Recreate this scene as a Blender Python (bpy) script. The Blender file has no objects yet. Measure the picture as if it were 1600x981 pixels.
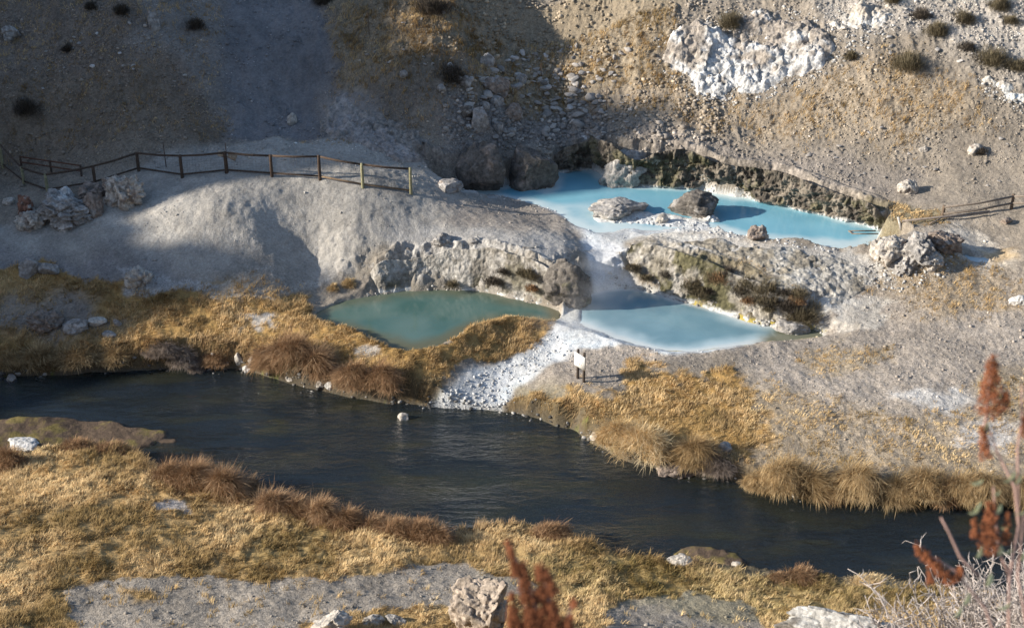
import bpy, bmesh, math, random
import numpy as np
from mathutils import Vector, Matrix, noise as mnoise
R = math.radians
random.seed(7); RNG = np.random.default_rng(11)
C = bpy.context.scene.collection
sc = bpy.context.scene

# ------------------------------------------------------------------ camera, sky, sun, exposure
CAMH = 25.0; PITCH = 27.0; FPX = 2222.2
cam_d = bpy.data.cameras.new('camera'); cam = bpy.data.objects.new('camera', cam_d); C.objects.link(cam)
cam.location = (0, 0, CAMH); cam.rotation_euler = (R(90-PITCH), 0, 0)
cam_d.lens = 50; cam_d.sensor_width = 36; cam_d.clip_end = 3000; cam_d.clip_start = .1
cam_d.dof.use_dof = True; cam_d.dof.focus_distance = 50; cam_d.dof.aperture_fstop = 3.4
sc.camera = cam
SUN_EL = 21.0; SUN_K = 0.15                      # light travels along (1, K) in plan
w = bpy.data.worlds.new("World"); sc.world = w; w.use_nodes = True
nt = w.node_tree; bg = nt.nodes['Background']; sky = nt.nodes.new('ShaderNodeTexSky'); sky.sky_type = 'NISHITA'
sky.sun_disc = False; sky.sun_elevation = R(SUN_EL); sky.dust_density = .6; sky.ozone_density = 1.5
L = Vector((math.cos(R(SUN_EL)), SUN_K*math.cos(R(SUN_EL)), 0)); L = L.normalized()*math.cos(R(SUN_EL)); L.z = -math.sin(R(SUN_EL))
sky.sun_rotation = math.atan2(-L.x, -L.y)
nt.links.new(sky.outputs[0], bg.inputs[0]); bg.inputs[1].default_value = 0.118
sd_ = bpy.data.lights.new('sun', 'SUN'); sd_.energy = 5.0; sd_.angle = R(.8); sd_.color = (1, .93, .82)
sun = bpy.data.objects.new('sun', sd_); C.objects.link(sun); sun.rotation_euler = L.to_track_quat('-Z', 'Y').to_euler()
sun.location = (-60, 0, 60)
sc.view_settings.view_transform = 'Standard'; sc.view_settings.look = 'None'; sc.view_settings.exposure = 0.75; sc.view_settings.gamma = 1
sc.cycles.volume_step_rate = 2.0; sc.cycles.max_bounces = 6; sc.cycles.volume_bounces = 1
sc.cycles.transparent_max_bounces = 12

# ------------------------------------------------------------------ numpy helpers
def hash3(ix, iy, iz, seed=0):
    h = (ix.astype(np.int64)*374761393 + iy.astype(np.int64)*668265263 + iz.astype(np.int64)*2147483647 + seed*1274126177) & 0xffffffff
    h = ((h ^ (h >> 13))*1274126177) & 0xffffffff
    h = ((h ^ (h >> 16))*2246822519) & 0xffffffff
    return ((h ^ (h >> 15)) & 0xffffff)/float(0xffffff)
def vnoise(p, seed=0):
    i = np.floor(p).astype(np.int64); f = p-i; u = f*f*(3-2*f); r = 0
    for a in (0, 1):
        wx = u[:, 0] if a else 1-u[:, 0]
        for b in (0, 1):
            wy = wx*(u[:, 1] if b else 1-u[:, 1])
            if p.shape[1] == 2:
                r = r + wy*hash3(i[:, 0]+a, i[:, 1]+b, np.zeros_like(i[:, 0]), seed)
            else:
                for c in (0, 1):
                    r = r + wy*(u[:, 2] if c else 1-u[:, 2])*hash3(i[:, 0]+a, i[:, 1]+b, i[:, 2]+c, seed)
    return r*2-1
def fbm(p, scale=1., octv=4, seed=0, gain=.5, ridged=False):
    p = p*scale; r = 0; a = 1.; tot = 0
    for o in range(octv):
        n = vnoise(p+o*17.3, seed+o)
        if ridged: n = 1-2*np.abs(n)
        r = r+a*n; tot += a; a *= gain; p = p*2.03
    return r/tot
def worley(p, seed=0):
    """returns F1, F2, cell random"""
    i = np.floor(p).astype(np.int64); n, d = p.shape
    f1 = np.full(n, 9.); f2 = np.full(n, 9.); cid = np.zeros(n)
    rng = (-1, 0, 1)
    for a in rng:
        for b in rng:
            for c in (rng if d == 3 else (0,)):
                jx = i[:, 0]+a; jy = i[:, 1]+b; jz = (i[:, 2]+c) if d == 3 else np.zeros_like(jx)
                q = [jx+hash3(jx, jy, jz, seed+1), jy+hash3(jx, jy, jz, seed+2)]
                if d == 3: q.append(jz+hash3(jx, jy, jz, seed+3))
                dd = sum((q[k]-p[:, k])**2 for k in range(d))
                m = dd < f1
                f2 = np.where(m, f1, np.minimum(f2, dd)); cid = np.where(m, hash3(jx, jy, jz, seed+4), cid); f1 = np.where(m, dd, f1)
    return np.sqrt(f1), np.sqrt(f2), cid
def sstep(a, b, x):
    t = np.clip((x-a)/(b-a), 0, 1); return t*t*(3-2*t)
def unproj(px, py, z):
    dx = (px-800)/FPX; dv = (490.5-py)/FPX; c, s = math.cos(R(PITCH)), math.sin(R(PITCH))
    d = (dx, c+dv*s, -s+dv*c); t = (z-CAMH)/d[2]
    return (d[0]*t, d[1]*t)
def sdist(poly, X, Y):
    """signed distance, negative inside"""
    P = np.array(poly, float); n = len(P); d = np.full(X.shape, 1e9); ins = np.zeros(X.shape, bool)
    for k in range(n):
        ax, ay = P[k]; bx, by = P[(k+1) % n]; ex, ey = bx-ax, by-ay
        t = np.clip(((X-ax)*ex+(Y-ay)*ey)/(ex*ex+ey*ey+1e-12), 0, 1)
        d = np.minimum(d, (X-ax-t*ex)**2+(Y-ay-t*ey)**2)
        if ey != 0:
            ins ^= ((ay > Y) != (by > Y)) & (X < (bx-ax)*(Y-ay)/ey+ax)
    d = np.sqrt(d); return np.where(ins, -d, d)
def smooth_poly(poly, it=2):
    P = [np.array(p, float) for p in poly]
    for _ in range(it):
        Q = []
        for k in range(len(P)):
            a, b = P[k], P[(k+1) % len(P)]; Q += [a*.75+b*.25, a*.25+b*.75]
        P = Q
    return [tuple(p) for p in P]
def upoly(pts, z, sm=1): return smooth_poly([unproj(x, y, z) for x, y in pts], sm)

# ------------------------------------------------------------------ shore outlines
Z_RIV, Z_LOW, Z_UP = 0.0, 1.0, 2.2
riv_n = [(-700, 640), (-300, 600), (0, 590), (100, 585), (200, 580), (330, 575), (380, 578), (430, 592), (500, 612), (560, 625), (640, 632), (700, 637), (780, 642), (850, 657), (905, 677), (940, 702), (1000, 727), (1060, 738), (1110, 746), (1160, 752), (1190, 768), (1260, 779), (1350, 783), (1430, 787), (1520, 790), (1600, 791), (1800, 800), (2500, 830)]
riv_s = [(2500, 960), (1800, 940), (1600, 938), (1500, 932), (1430, 922), (1380, 914), (1300, 914), (1270, 912), (1200, 904), (1140, 897), (1040, 888), (950, 872), (880, 851), (840, 832), (800, 825), (740, 836), (700, 846), (640, 838), (560, 830), (480, 816), (420, 802), (330, 775), (250, 745), (215, 716), (130, 708), (60, 712), (0, 722), (-300, 760), (-700, 800)]
POLY_R = upoly(riv_n+riv_s, Z_RIV, 1)
lpool = [(488, 492), (520, 478), (570, 463), (640, 455), (700, 453), (760, 457), (800, 467), (850, 478), (878, 488), (872, 500), (852, 504), (830, 499), (790, 497), (735, 513), (695, 533), (668, 545), (640, 548), (600, 538), (572, 522), (545, 512), (510, 506)]
POLY_L = upoly(lpool, Z_LOW, 1)
rpool = [(890, 488), (915, 462), (960, 453), (1000, 453), (1040, 466), (1090, 478), (1130, 490), (1180, 508), (1230, 513), (1282, 517), (1280, 524), (1225, 527), (1190, 528), (1160, 536), (1100, 545), (1050, 546), (1010, 540), (960, 522), (915, 508), (885, 503)]
POLY_P = upoly(rpool, Z_LOW, 1)
upool = [(728, 296), (745, 293), (765, 298), (790, 290), (810, 284), (835, 290), (862, 296), (872, 280), (865, 268), (900, 265), (932, 266), (945, 278), (985, 291), (1040, 291), (1080, 294), (1130, 305), (1190, 312), (1240, 321), (1290, 335), (1340, 347), (1378, 358), (1372, 372), (1345, 380), (1312, 386), (1270, 375), (1200, 372), (1150, 363), (1120, 352), (1060, 352), (1020, 358), (975, 352), (945, 362), (905, 352), (880, 330), (840, 318), (800, 306), (760, 300)]
POLY_U = upoly(upool, Z_UP, 1)
spool = [(1500, 398), (1530, 402), (1552, 406), (1545, 413), (1520, 411), (1503, 405)]
POLY_S = upoly(spool, 2.6, 1)

# ------------------------------------------------------------------ base terrain (thin plate through surveyed points)
ctrl = [  # px, py, z
 (-100,560,.6),(0,560,.7),(100,556,.7),(200,550,.75),(300,540,.8),(370,545,.7),(460,560,.75),(560,585,.7),(640,600,.7),(690,590,.8),
 (0,510,1.1),(120,510,1.2),(250,510,1.25),(360,500,1.3),(450,500,1.3),(520,515,1.25),(600,552,1.25),(660,560,1.2),(720,540,1.25),(780,505,1.3),(835,500,1.2),
 (0,440,1.8),(120,430,1.9),(230,430,2.1),(330,440,1.9),(420,450,1.5),(475,468,1.2),
 (0,380,2.5),(110,370,2.7),(200,370,2.9),(300,400,2.6),(420,410,2.5),(500,425,1.5),
 (0,310,3.0),(80,315,3.2),(160,330,3.3),(250,320,3.6),(350,330,3.7),(350,280,4.1),(230,285,3.8),(100,285,3.4),
 (450,330,3.3),(450,270,4.2),(560,340,3.3),(600,295,3.8),(540,250,4.3),(640,330,3.2),(720,340,2.9),(800,350,2.7),(870,370,2.5),
 (540,390,2.45),(600,420,1.9),(690,420,2.25),(740,400,2.5),(800,410,2.45),(860,420,2.3),(905,395,2.3),(945,410,1.9),(945,430,1.5),(680,440,1.6),(560,440,1.25),
 (420,228,4.6),(330,235,4.4),(520,225,4.5),(600,240,4.2),(660,258,3.8),(700,290,3.2),(200,245,4.2),(80,250,3.6),(0,250,3.4),
 (900,360,2.2),(930,390,2.0),(840,330,2.25),(780,310,2.4),(970,370,2.2),(950,340,2.25),
 (1010,395,2.5),(1100,380,2.7),(1200,395,2.7),(1300,400,2.7),(1050,420,2.2),(1130,440,2.1),(1200,450,2.1),(1270,470,2.0),(980,400,2.4),(1330,430,2.3),(1290,500,1.4),
 (1400,370,2.9),(1420,400,3.0),(1480,380,3.1),(1520,420,2.6),(1600,400,3.0),(1400,440,2.2),(1500,460,2.2),(1600,460,2.3),(1540,400,2.6),
 (1350,510,1.5),(1450,520,1.6),(1600,520,1.7),(1300,560,1.2),(1450,600,1.2),(1600,600,1.25),(1200,560,1.15),(1100,570,1.15),(1000,555,1.15),(930,530,1.15),(900,560,1.0),
 (860,590,.95),(900,620,.9),(1000,600,1.0),(1100,620,.9),(850,630,.5),(950,670,.55),(1050,700,.55),(1150,690,.7),(1250,700,.7),(1400,690,.8),(1550,700,.8),(1200,745,.45),(1350,755,.45),(1500,755,.5),
 (1250,620,1.0),(1700,700,.8),(1700,560,1.5),(1700,420,3.0),
 (850,545,.85),(800,580,.6),(730,620,.3),(770,600,.4),
 (980,245,3.6),(1100,250,3.6),(1200,262,3.6),(1290,290,3.3),(1370,312,3.2),(1440,300,3.4),(1500,310,3.5),(1600,300,3.7),
 (1000,200,4.3),(1100,180,4.6),(1200,200,4.4),(1300,230,4.2),(1450,230,4.5),(1600,220,5.0),
 (900,235,3.1),(850,220,3.4),(760,225,3.8),(700,235,3.9),(830,180,4.2),(720,160,5.3),(620,190,4.8),
 (1100,100,6.15),(1200,100,6.3),(1300,130,6.05),(1400,120,6.5),(1550,120,6.8),(1050,60,7.0),(900,100,5.7),(800,60,6.6),(700,80,6.85),
 (1200,40,7.5),(1300,20,8.2),(1450,30,8.25),(1600,20,8.7),(1000,0,8.2),(850,0,7.8),(700,0,8.4),
 (600,120,6.1),(550,60,7.2),(480,205,4.4),(430,205,4.3),(380,205,4.4),(460,150,5.2),(430,80,6.7),(440,0,8.0),(350,130,5.9),(300,60,7.4),(280,180,5.2),
 (200,150,5.8),(100,180,5.1),(0,190,4.9),(100,80,7.0),(0,60,7.3),(200,30,8.2),(50,0,8.5),(-100,200,4.8),(-100,60,7.4),(-100,400,2.4),(-100,300,3.1),
 (0,760,.55),(100,740,.7),(250,780,.75),(400,830,.65),(550,850,.7),(700,870,.7),(850,860,.6),(1000,890,.6),(1150,915,.6),(1300,930,.65),(1450,945,.8),(1600,960,.9),
 (0,860,1.0),(200,870,.95),(400,900,.95),(600,910,.95),(800,920,.95),(1000,940,.95),(1200,960,.95),(0,975,1.3),(300,975,1.2),(700,975,1.3),(1100,985,1.25),(1500,1000,1.7),(-100,860,1.1),(1700,1000,1.8),
]
pts = [(*unproj(x, y, z), z) for x, y, z in ctrl]
for x in (-70, -35, 0, 35, 70):
    pts += [(x, 26, 3.2), (x, 21, 6.6), (x, 12, 13.2), (x, 4, 20.5), (x, -2, 23.3), (x, -25, 26), (x, -60, 30)]
    pts += [(x, 70, 12.0+abs(x)*.03), (x, 80, 18.5), (x, 95, 24), (x, 130, 30)]
for x in (-70, -45, 45, 70):
    pts += [(x, 33, .9), (x, 40, .3), (x, 46, 1.5), (x, 52, 3), (x, 58, 6)]
pts = np.array(pts)
def tps_phi(r2): return .5*r2*np.log(r2+1e-9)
n = len(pts); xy = pts[:, :2]/20
K = tps_phi(((xy[:, None]-xy[None])**2).sum(-1)) + np.eye(n)*2e-3
A = np.zeros((n+3, n+3)); A[:n, :n] = K; A[:n, n] = 1; A[:n, n+1:] = xy; A[n, :n] = 1; A[n+1:, :n] = xy.T
sol = np.linalg.solve(A, np.r_[pts[:, 2], 0, 0, 0])
def base_h(x, y):
    q = np.stack([x, y], 1)/20; out = np.empty(len(q))
    for s in range(0, len(q), 40000):
        qq = q[s:s+40000]
        out[s:s+40000] = tps_phi(((qq[:, None]-xy[None])**2).sum(-1))@sol[:n] + sol[n] + qq@sol[n+1:]
    return out

def axis(a, b, step, lo, hi, grow=1.13):
    v = list(np.arange(a, b, step)); s = step; x = v[-1]
    while x < hi: s = min(s*grow, 12); x += s; v.append(x)
    s = step; x = a; pre = []
    while x > lo: s = min(s*grow, 12); x -= s; pre.append(x)
    return np.array(pre[::-1]+v)
GX = axis(-23.5, 23.5, .05, -420, 420); GY = axis(27.5, 66.5, .05, -160, 420)
X, Y = np.meshgrid(GX, GY)
# coarse base then bilinear lift
cx = axis(-26, 26, .5, -430, 430, 1.3); cy = axis(24, 68, .5, -170, 430, 1.3)
CX, CY = np.meshgrid(cx, cy)
CZ = base_h(CX.ravel(), CY.ravel()).reshape(CX.shape)
def lookup(ax, ay, Z, x, y):
    i = np.clip(np.searchsorted(ax, x)-1, 0, len(ax)-2); j = np.clip(np.searchsorted(ay, y)-1, 0, len(ay)-2)
    u = np.clip((x-ax[i])/(ax[i+1]-ax[i]), 0, 1); v = np.clip((y-ay[j])/(ay[j+1]-ay[j]), 0, 1)
    return (Z[j, i]*(1-u)+Z[j, i+1]*u)*(1-v)+(Z[j+1, i]*(1-u)+Z[j+1, i+1]*u)*v
Z = lookup(cx, cy, CZ, X.ravel(), Y.ravel()).reshape(X.shape)
# far field: rolling uplands instead of the extrapolated plate
far = sstep(75, 130, np.maximum(np.abs(X)*1.15, np.abs(Y-35)))
Z = Z*(1-far)+(27+6*fbm(np.stack([X.ravel(), Y.ravel()], 1), .012, 3, 5).reshape(X.shape))*far

def zat(x, y):
    x = np.atleast_1d(np.asarray(x, float)); y = np.atleast_1d(np.asarray(y, float)); return lookup(GX, GY, Z, x, y)
def ground_at(px, py):
    t = np.arange(3, 160, .04); x, y = unproj(px, py, 0); d = np.array([x, y, -CAMH]); d /= np.linalg.norm(d)
    p = np.array([0, 0, CAMH])+t[:, None]*d; h = zat(p[:, 0], p[:, 1]); b = np.nonzero(p[:, 2] < h)[0]
    k = b[0] if len(b) else len(t)-1
    return (p[k, 0], p[k, 1], h[k])
def mpp(p):   # metres per photo pixel at a point
    return (p[1]*math.cos(R(PITCH))+(CAMH-p[2])*math.sin(R(PITCH)))/FPX

# ---- unseen bluff to the left (off frame), crest shaped to shade the upper left valley
crest = [  # photo positions at which the shade of the crest ends
 (-150,760),(-40,640),(40,585),(100,548),(150,520),(140,495),(280,470),(270,458),(250,445),
 (460,428),(520,415),(520,400),(400,388),(300,378),(260,366),(240,350),(220,335),(200,322),(190,312),(180,302),(160,292),(250,283),(330,276),(260,266),(200,256),(330,246),(260,236),(500,228),
 (950,225),(975,210),(1120,195),(1130,180),(1090,160),(1000,143),(880,132),(800,105),(765,80),(735,50),(715,20),(705,0)]
RX = -72.0; cr = []
for px_, py_ in crest:
    x_, y_, z_ = ground_at(px_, py_)
    t_ = (x_-RX)/L.x
    cr.append((y_-t_*L.y, z_+t_*math.sin(R(SUN_EL))))
cr.sort(); cr = np.array(cr)
yy = Y.ravel(); xx = X.ravel()
ycr = yy-(xx-RX)*SUN_K*0
RH = np.interp(yy, cr[:, 0], cr[:, 1], left=6, right=cr[-1, 1]).reshape(X.shape)
yk = np.arange(-200, 500, .05); rk = np.interp(yk, cr[:, 0], cr[:, 1], left=6, right=cr[-1, 1]); kk_ = np.exp(-.5*(np.arange(-20, 21)*.05/.13)**2); kk_ /= kk_.sum(); rk = np.convolve(np.pad(rk, 20, 'edge'), kk_, 'valid'); RH = np.interp(yy, yk, rk).reshape(X.shape)
RH = RH + 1.0*fbm(np.stack([xx*0, yy], 1), 1.3, 4, 77, .6).reshape(X.shape)*sstep(20, 40, Y)
prof = np.where(X > RX, np.clip((-27.5-X)/(-27.5-RX), 0, 1)**.9*sstep(-27.5,-34,X), 1-.35*sstep(RX, RX-30, X))
prof = prof*sstep(10, 36, Y)*(1-sstep(75, 100, Y))
side = (X < -27.4)
Z = np.where(side, np.maximum(Z, Z*(1-prof)+RH*prof), Z)

SD = {}
XF, YF = X.ravel(), Y.ravel()
P2 = np.stack([XF, YF], 1)
print('grid', X.shape)
wx = (fbm(P2, 1.4, 3, 21)*.22).reshape(X.shape); wy = (fbm(P2, 1.4, 3, 25)*.22).reshape(X.shape)
wx2 = (fbm(P2, .6, 4, 31)*.8).reshape(X.shape); wy2 = (fbm(P2, .6, 4, 35)*.8).reshape(X.shape)
def dens(sub): # restrict heavy work to the finely meshed part
    return sub
core = (np.abs(X) < 60) & (Y > 20) & (Y < 80)
def sdm(poly, warp=1.):
    out = np.full(X.shape, 50.)
    out[core] = sdist(poly, (X+wx*warp)[core], (Y+wy*warp)[core]); return out
def soft(poly_px, edge=.5, warp=1.):  # mask of a photo outline laid on the ground in plan
    P = [ground_at(px, py)[:2] for px, py in poly_px]
    out = np.zeros(X.shape); d = sdist(P, (X+wx2*warp+wx)[core], (Y+wy2*warp+wy)[core]); out[core] = 1-sstep(-edge, edge, d); return out
for k, P in (('R', POLY_R), ('L', POLY_L), ('P', POLY_P), ('U', POLY_U), ('S', POLY_S)): SD[k] = sdm(P, .6 if k != 'S' else .2)
# lumps and hummocks
lump = fbm(P2, .9, 4, 41).reshape(X.shape); fine = fbm(P2, 5., 4, 51).reshape(X.shape)
fineM = (np.abs(X) < 30) & (Y > 24) & (Y < 70)
hillm = sstep(55, 58.5, Y); Z = Z + lump*.10 + hillm*fbm(P2*np.array([1., .55]), .55, 5, 47, .55, ridged=True).reshape(X.shape)*.22 + np.where(fineM, fine*.025, 0)
def carve(Z, d, lev, wd, depth=.5, slope=.8):
    lift = np.maximum(Z, lev+.06)
    Z = np.where(d < 1.2, np.where(d < 1.2, lift*(1-sstep(.6, 1.2, d))+Z*sstep(.6, 1.2, d), Z), Z)
    e = np.minimum(Z, lev-.05+np.maximum(d, 0)*wd*(1+.5*np.clip(lump, -.6, .6))+np.maximum(d-1.3, 0)*1.3)
    return np.where(d < 0, lev-.06-np.minimum(depth, -d*slope), e)
def midline(pts_, lev): a = np.array(sorted(unproj(x, y, lev) for x, y in pts_)); return np.interp(X, a[:, 0], a[:, 1])
wU = .22+3.3*sstep(-.25, .25, Y-midline([(728,297),(860,300),(1000,322),(1200,345),(1360,366),(1420,385)], Z_UP))
wP = .35+.8*sstep(-.25, .25, Y-midline([(880,495),(1000,495),(1100,510),(1200,521),(1290,521)], Z_LOW))
wL = .75+.65*sstep(-.25, .25, Y-midline([(488,492),(560,490),(700,490),(800,485),(880,494)], Z_LOW))
Z = carve(Z, SD['U'], Z_UP, wU); Z = carve(Z, SD['P'], Z_LOW, wP, .4, .4); Z = carve(Z, SD['L'], Z_LOW, wL, .6, .5)
Z = carve(Z, SD['S'], 2.6, 2.)
Z = carve(Z, SD['R'], Z_RIV, 2.2, .55, .5)
# river shoals
for sh, lev in (([(-80, 668), (0, 664), (80, 658), (150, 659), (200, 667), (262, 678), (245, 690), (200, 700), (120, 707), (60, 700), (0, 698), (-80, 700)], .07),
                ([(1048, 868), (1075, 855), (1120, 857), (1165, 876), (1140, 884), (1070, 880)], .05), ([(240, 686), (275, 684), (278, 690), (250, 692)], .03)):
    P = upoly(sh, 0, 1); d = sdm(P, 1.); 
    Z = np.where(d < .5, np.maximum(Z, (lev+.05*lump+fine*.03)-sstep(-.05, .5, d)*.4), Z)
P = upoly([(918, 340), (935, 328), (965, 324), (1010, 330), (1060, 336), (1110, 342), (1110, 358), (1040, 358), (990, 350), (940, 350)], Z_UP, 1); d = sdm(P, 1.)
Z = np.where(d < .4, np.maximum(Z, Z_UP+.05+.05*lump+fine*.07-sstep(-.25, .4, d)*.3), Z)
# riverbed weed mounds
Z = np.where(SD['R'] < -.3, Z+np.clip(fbm(P2*np.array([.35, 1.]), .9, 3, 61).reshape(X.shape), 0, 1)*.25, Z)
# sinter cut between upper pool and the lower ones, and the outflow to the river: water-worn channels
def pathcut(Z, path, wpx, depth):
    for (x0, y0), (x1, y1) in zip(path[:-1], path[1:]):
        pass
    return Z
# steep faces roughness
gy, gx = np.gradient(Z, GY, GX); SL = np.sqrt(gx**2+gy**2)
for m, s in ((1, 1),):
    q = P2[fineM.ravel()]
    hmap = np.zeros(X.shape); F1, F2, cid = worley(q*2.2, 3); hmap[fineM] = (cid-.5)*.22+(F2-F1)*.12+fbm(q, 6, 3, 71, ridged=True)*.08
    hmap = hmap*sstep(.7, 1.6, SL)*(Z > 0)
    for k, lv in (('U', Z_UP), ('P', Z_LOW), ('L', Z_LOW), ('R', 0)): hmap = hmap*sstep(0.05, .25, SD[k])
    Z = Z+hmap

# ------------------------------------------------------------------ ground colours (mineral and plant cover laid in plan)
COL = np.zeros(X.shape+(3,)); COL[:] = (.265, .225, .18); GRV = np.full(X.shape, .6)     # colour, pebble amount
def paint(mask, col, grv=None, op=1.):
    global COL, GRV
    m = (mask*op)[..., None]; COL = COL*(1-m)+np.array(col)*m
    if grv is not None: GRV = GRV*(1-mask*op)+grv*mask*op
n_mid = fbm(P2, .45, 5, 81, .6).reshape(X.shape); n_f = np.zeros(X.shape); n_f[fineM] = fbm(P2[fineM.ravel()], 2.5, 5, 91, .65)
def rag(mask, amt=.5, n=None): # ragged coverage
    n = n_f if n is None else n
    return np.clip(sstep(.5-amt*.5, .5+amt*.5, mask+n*.6), 0, 1)*(mask > .01)
south = Y < 41
GRASS = np.zeros(X.shape); GH = np.zeros(X.shape)
def cover(mask, dn, h):
    global GRASS, GH
    GRASS = np.maximum(GRASS, mask*dn); GH = np.where(mask > .3, h, GH)
S = lambda *p, e=.6, w=1.: soft(list(p), e, w)
SP = lambda: None
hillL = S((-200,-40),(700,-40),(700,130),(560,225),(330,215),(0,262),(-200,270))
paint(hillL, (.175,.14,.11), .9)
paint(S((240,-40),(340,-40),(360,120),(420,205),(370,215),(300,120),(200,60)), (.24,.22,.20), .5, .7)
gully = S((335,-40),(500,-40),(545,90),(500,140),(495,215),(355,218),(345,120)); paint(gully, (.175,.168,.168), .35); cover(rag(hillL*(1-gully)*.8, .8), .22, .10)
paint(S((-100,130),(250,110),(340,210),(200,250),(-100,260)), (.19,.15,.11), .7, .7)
g = S((505,-40),(1060,-40),(1040,90),(1080,150),(930,150),(700,130),(560,160),(525,80),e=.8); g = rag(g, .7); paint(g, (.26,.205,.135), .8, .7); cover(g, .42, .16)
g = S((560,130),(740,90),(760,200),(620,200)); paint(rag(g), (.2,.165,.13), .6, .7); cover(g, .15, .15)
g = S((900,130),(1180,150),(1120,215),(900,190)); paint(rag(g, .8), (.27,.215,.155), .7, .6); cover(g, .2, .13)
g = S((1080,170),(1230,150),(1400,90),(1500,130),(1560,190),(1400,230),(1200,220),e=1.); paint(rag(g, .9), (.31,.25,.18), .8, .7); cover(g, .32, .13)
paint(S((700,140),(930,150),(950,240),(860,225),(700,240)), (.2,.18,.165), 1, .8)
paint(S((1250,-40),(1700,-40),(1700,150),(1540,120),(1450,60),(1300,50)), (.36,.325,.285), .9, .8)
paint(S((500,120),(640,200),(700,240),(600,235),(500,220)), (.27,.245,.225), .3, .7)
paint(S((990,205),(1250,240),(1450,280),(1450,310),(1300,290),(1150,255),(980,250)), (.27,.235,.205), .7, .7)
# knoll and flats
kn = S((250,240),(420,218),(600,225),(700,270),(760,300),(880,330),(905,380),(880,440),(700,430),(590,420),(500,440),(300,420),(60,400),(-100,390),(-100,360),(150,330)); paint(kn, (.335,.31,.275), .35)
paint(S((560,370),(700,350),(900,380),(920,470),(800,470),(640,420)), (.38,.36,.335), .4, .8)
paint(S((700,310),(880,325),(900,370),(800,360),(690,345)), (.30,.255,.215), .5, .7)
paint(S((120,345),(180,340),(260,350),(240,370)), (.5,.47,.42), .6, .5)
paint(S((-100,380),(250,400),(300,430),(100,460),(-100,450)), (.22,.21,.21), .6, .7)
flat = S((900,520),(1240,530),(1340,440),(1500,430),(1750,430),(1750,720),(1300,700),(1160,560),(1000,580),(880,620),(790,610),(860,560)); paint(flat, (.325,.28,.235), .9)
g = S((1180,600),(1400,640),(1700,640),(1700,760),(1160,760),(1140,680),e=1.2); g = rag(g*.75, .6); paint(g, (.34,.265,.175), .9, .7); cover(g*.8, .42, .08)
g = S((1380,380),(1560,420),(1620,470),(1480,500),(1360,450),e=.9); paint(rag(g*.8, .7), (.28,.22,.15), 1, .8); cover(rag(g*.8), .35, .10)
g = S((1250,550),(1400,530),(1390,560),(1260,600),e=.5); paint(rag(g*.7, .7), (.33,.26,.17), 1, .7); cover(rag(g*.7), .3, .08)
g = S((1540,580),(1700,560),(1700,700),(1500,650),e=.9); paint(rag(g*.8, .7), (.31,.24,.15), 1, .7); cover(rag(g*.6), .4, .10)
paint(rag(S((1400,610),(1500,600),(1520,630),(1440,650)), .7), (.55,.53,.5), .6, .7)
paint(rag(S((1480,660),(1600,650),(1600,690),(1500,700)), .7), (.58,.56,.54), .6, .6)
# meadow by the river, left bank
LB = S((-150,440),(60,410),(130,440),(260,440),(400,425),(480,445),(490,495),(560,520),(640,550),(700,535),(790,490),(845,485),(870,505),(840,540),(700,600),(640,620),(500,600),(400,570),(300,575),(-150,590),e=.35)
LB = LB*(SD['L'] > .02)*(SD['R'] > .08)
paint(rag(LB, .4), (.36,.225,.085), .2); cover(rag(LB, .4), 1., .12)
paint(S((-50,465),(140,455),(200,500),(100,525),(-50,520),e=.8), (.2,.19,.185), .9, .8); GRASS *= 1-.8*S((-50,465),(140,455),(200,500),(100,525),(-50,520),e=.8)
t = S((180,420),(300,425),(350,440),(300,455),(200,448),e=.4); paint(rag(t), (.36,.34,.32), .9, .9); GRASS *= 1-.9*t
t = S((310,440),(420,415),(560,420),(480,450),(400,470),(330,470),e=.4); paint(rag(t), (.38,.35,.31), .8, .8); GRASS *= 1-.75*t
for q in (((545,548),(600,545),(595,562),(550,562)), ((355,495),(420,490),(410,505),(360,505))):
    t = S(*q, e=.35, w=.9); paint(rag(t), (.44,.42,.39), .8, .75); GRASS *= 1-.9*t
RB = S((985,580),(1060,590),(1150,580),(1200,620),(1180,700),(1100,740),(1000,725),(930,690),(840,650),(800,630),(880,600),(930,605),e=.9,w=1.6); RB = RB*(SD['R'] > .08)
paint(rag(RB, .5), (.35,.215,.08), .3); cover(rag(RB, .5), .95, .115)
t = S((790,600),(870,600),(960,650),(930,690),(850,655),e=.4); paint(t, (.17,.15,.08), .4, .6)
# near bank
NB = S((-200,715),(60,700),(130,690),(240,705),(320,740),(480,790),(700,835),(830,815),(950,855),(1150,890),(1300,905),(1430,915),(1700,930),(1700,1050),(-200,1050),e=.25)*(SD['R'] > .05)*south
paint(NB, (.37,.25,.115), .2); cover(NB, 1., .12)
t = S((100,930),(180,895),(330,895),(420,905),(620,900),(720,880),(760,890),(830,900),(840,930),(600,950),(500,965),(400,1010),(120,1010),e=.3,w=.8)
paint(rag(t, .4), (.275,.24,.20), .8); GRASS *= 1-.96*rag(t, .4)
t = S((960,940),(1080,928),(1180,940),(1200,1000),(950,1000),e=.3,w=.7); paint(rag(t, .4), (.28,.245,.205), .8); GRASS *= 1-.97*rag(t, .4)
t = S((170,925),(225,925),(235,945),(180,948),e=.25); paint(t, (.35,.23,.1), .2); GRASS = np.maximum(GRASS, t*.9)
t = S((240,783),(310,783),(300,797),(250,797),e=.25,w=.6); paint(rag(t), (.36,.33,.31), .8, .9); GRASS *= 1-t
GRN = rag(S((820,860),(1400,900),(1450,960),(1200,980),(900,930),(800,900),e=1.), .9)*.6+rag(S((400,820),(520,830),(500,880),(400,870)),.9)*.4
paint(GRN, (.17,.15,.05), None, .6)
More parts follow.
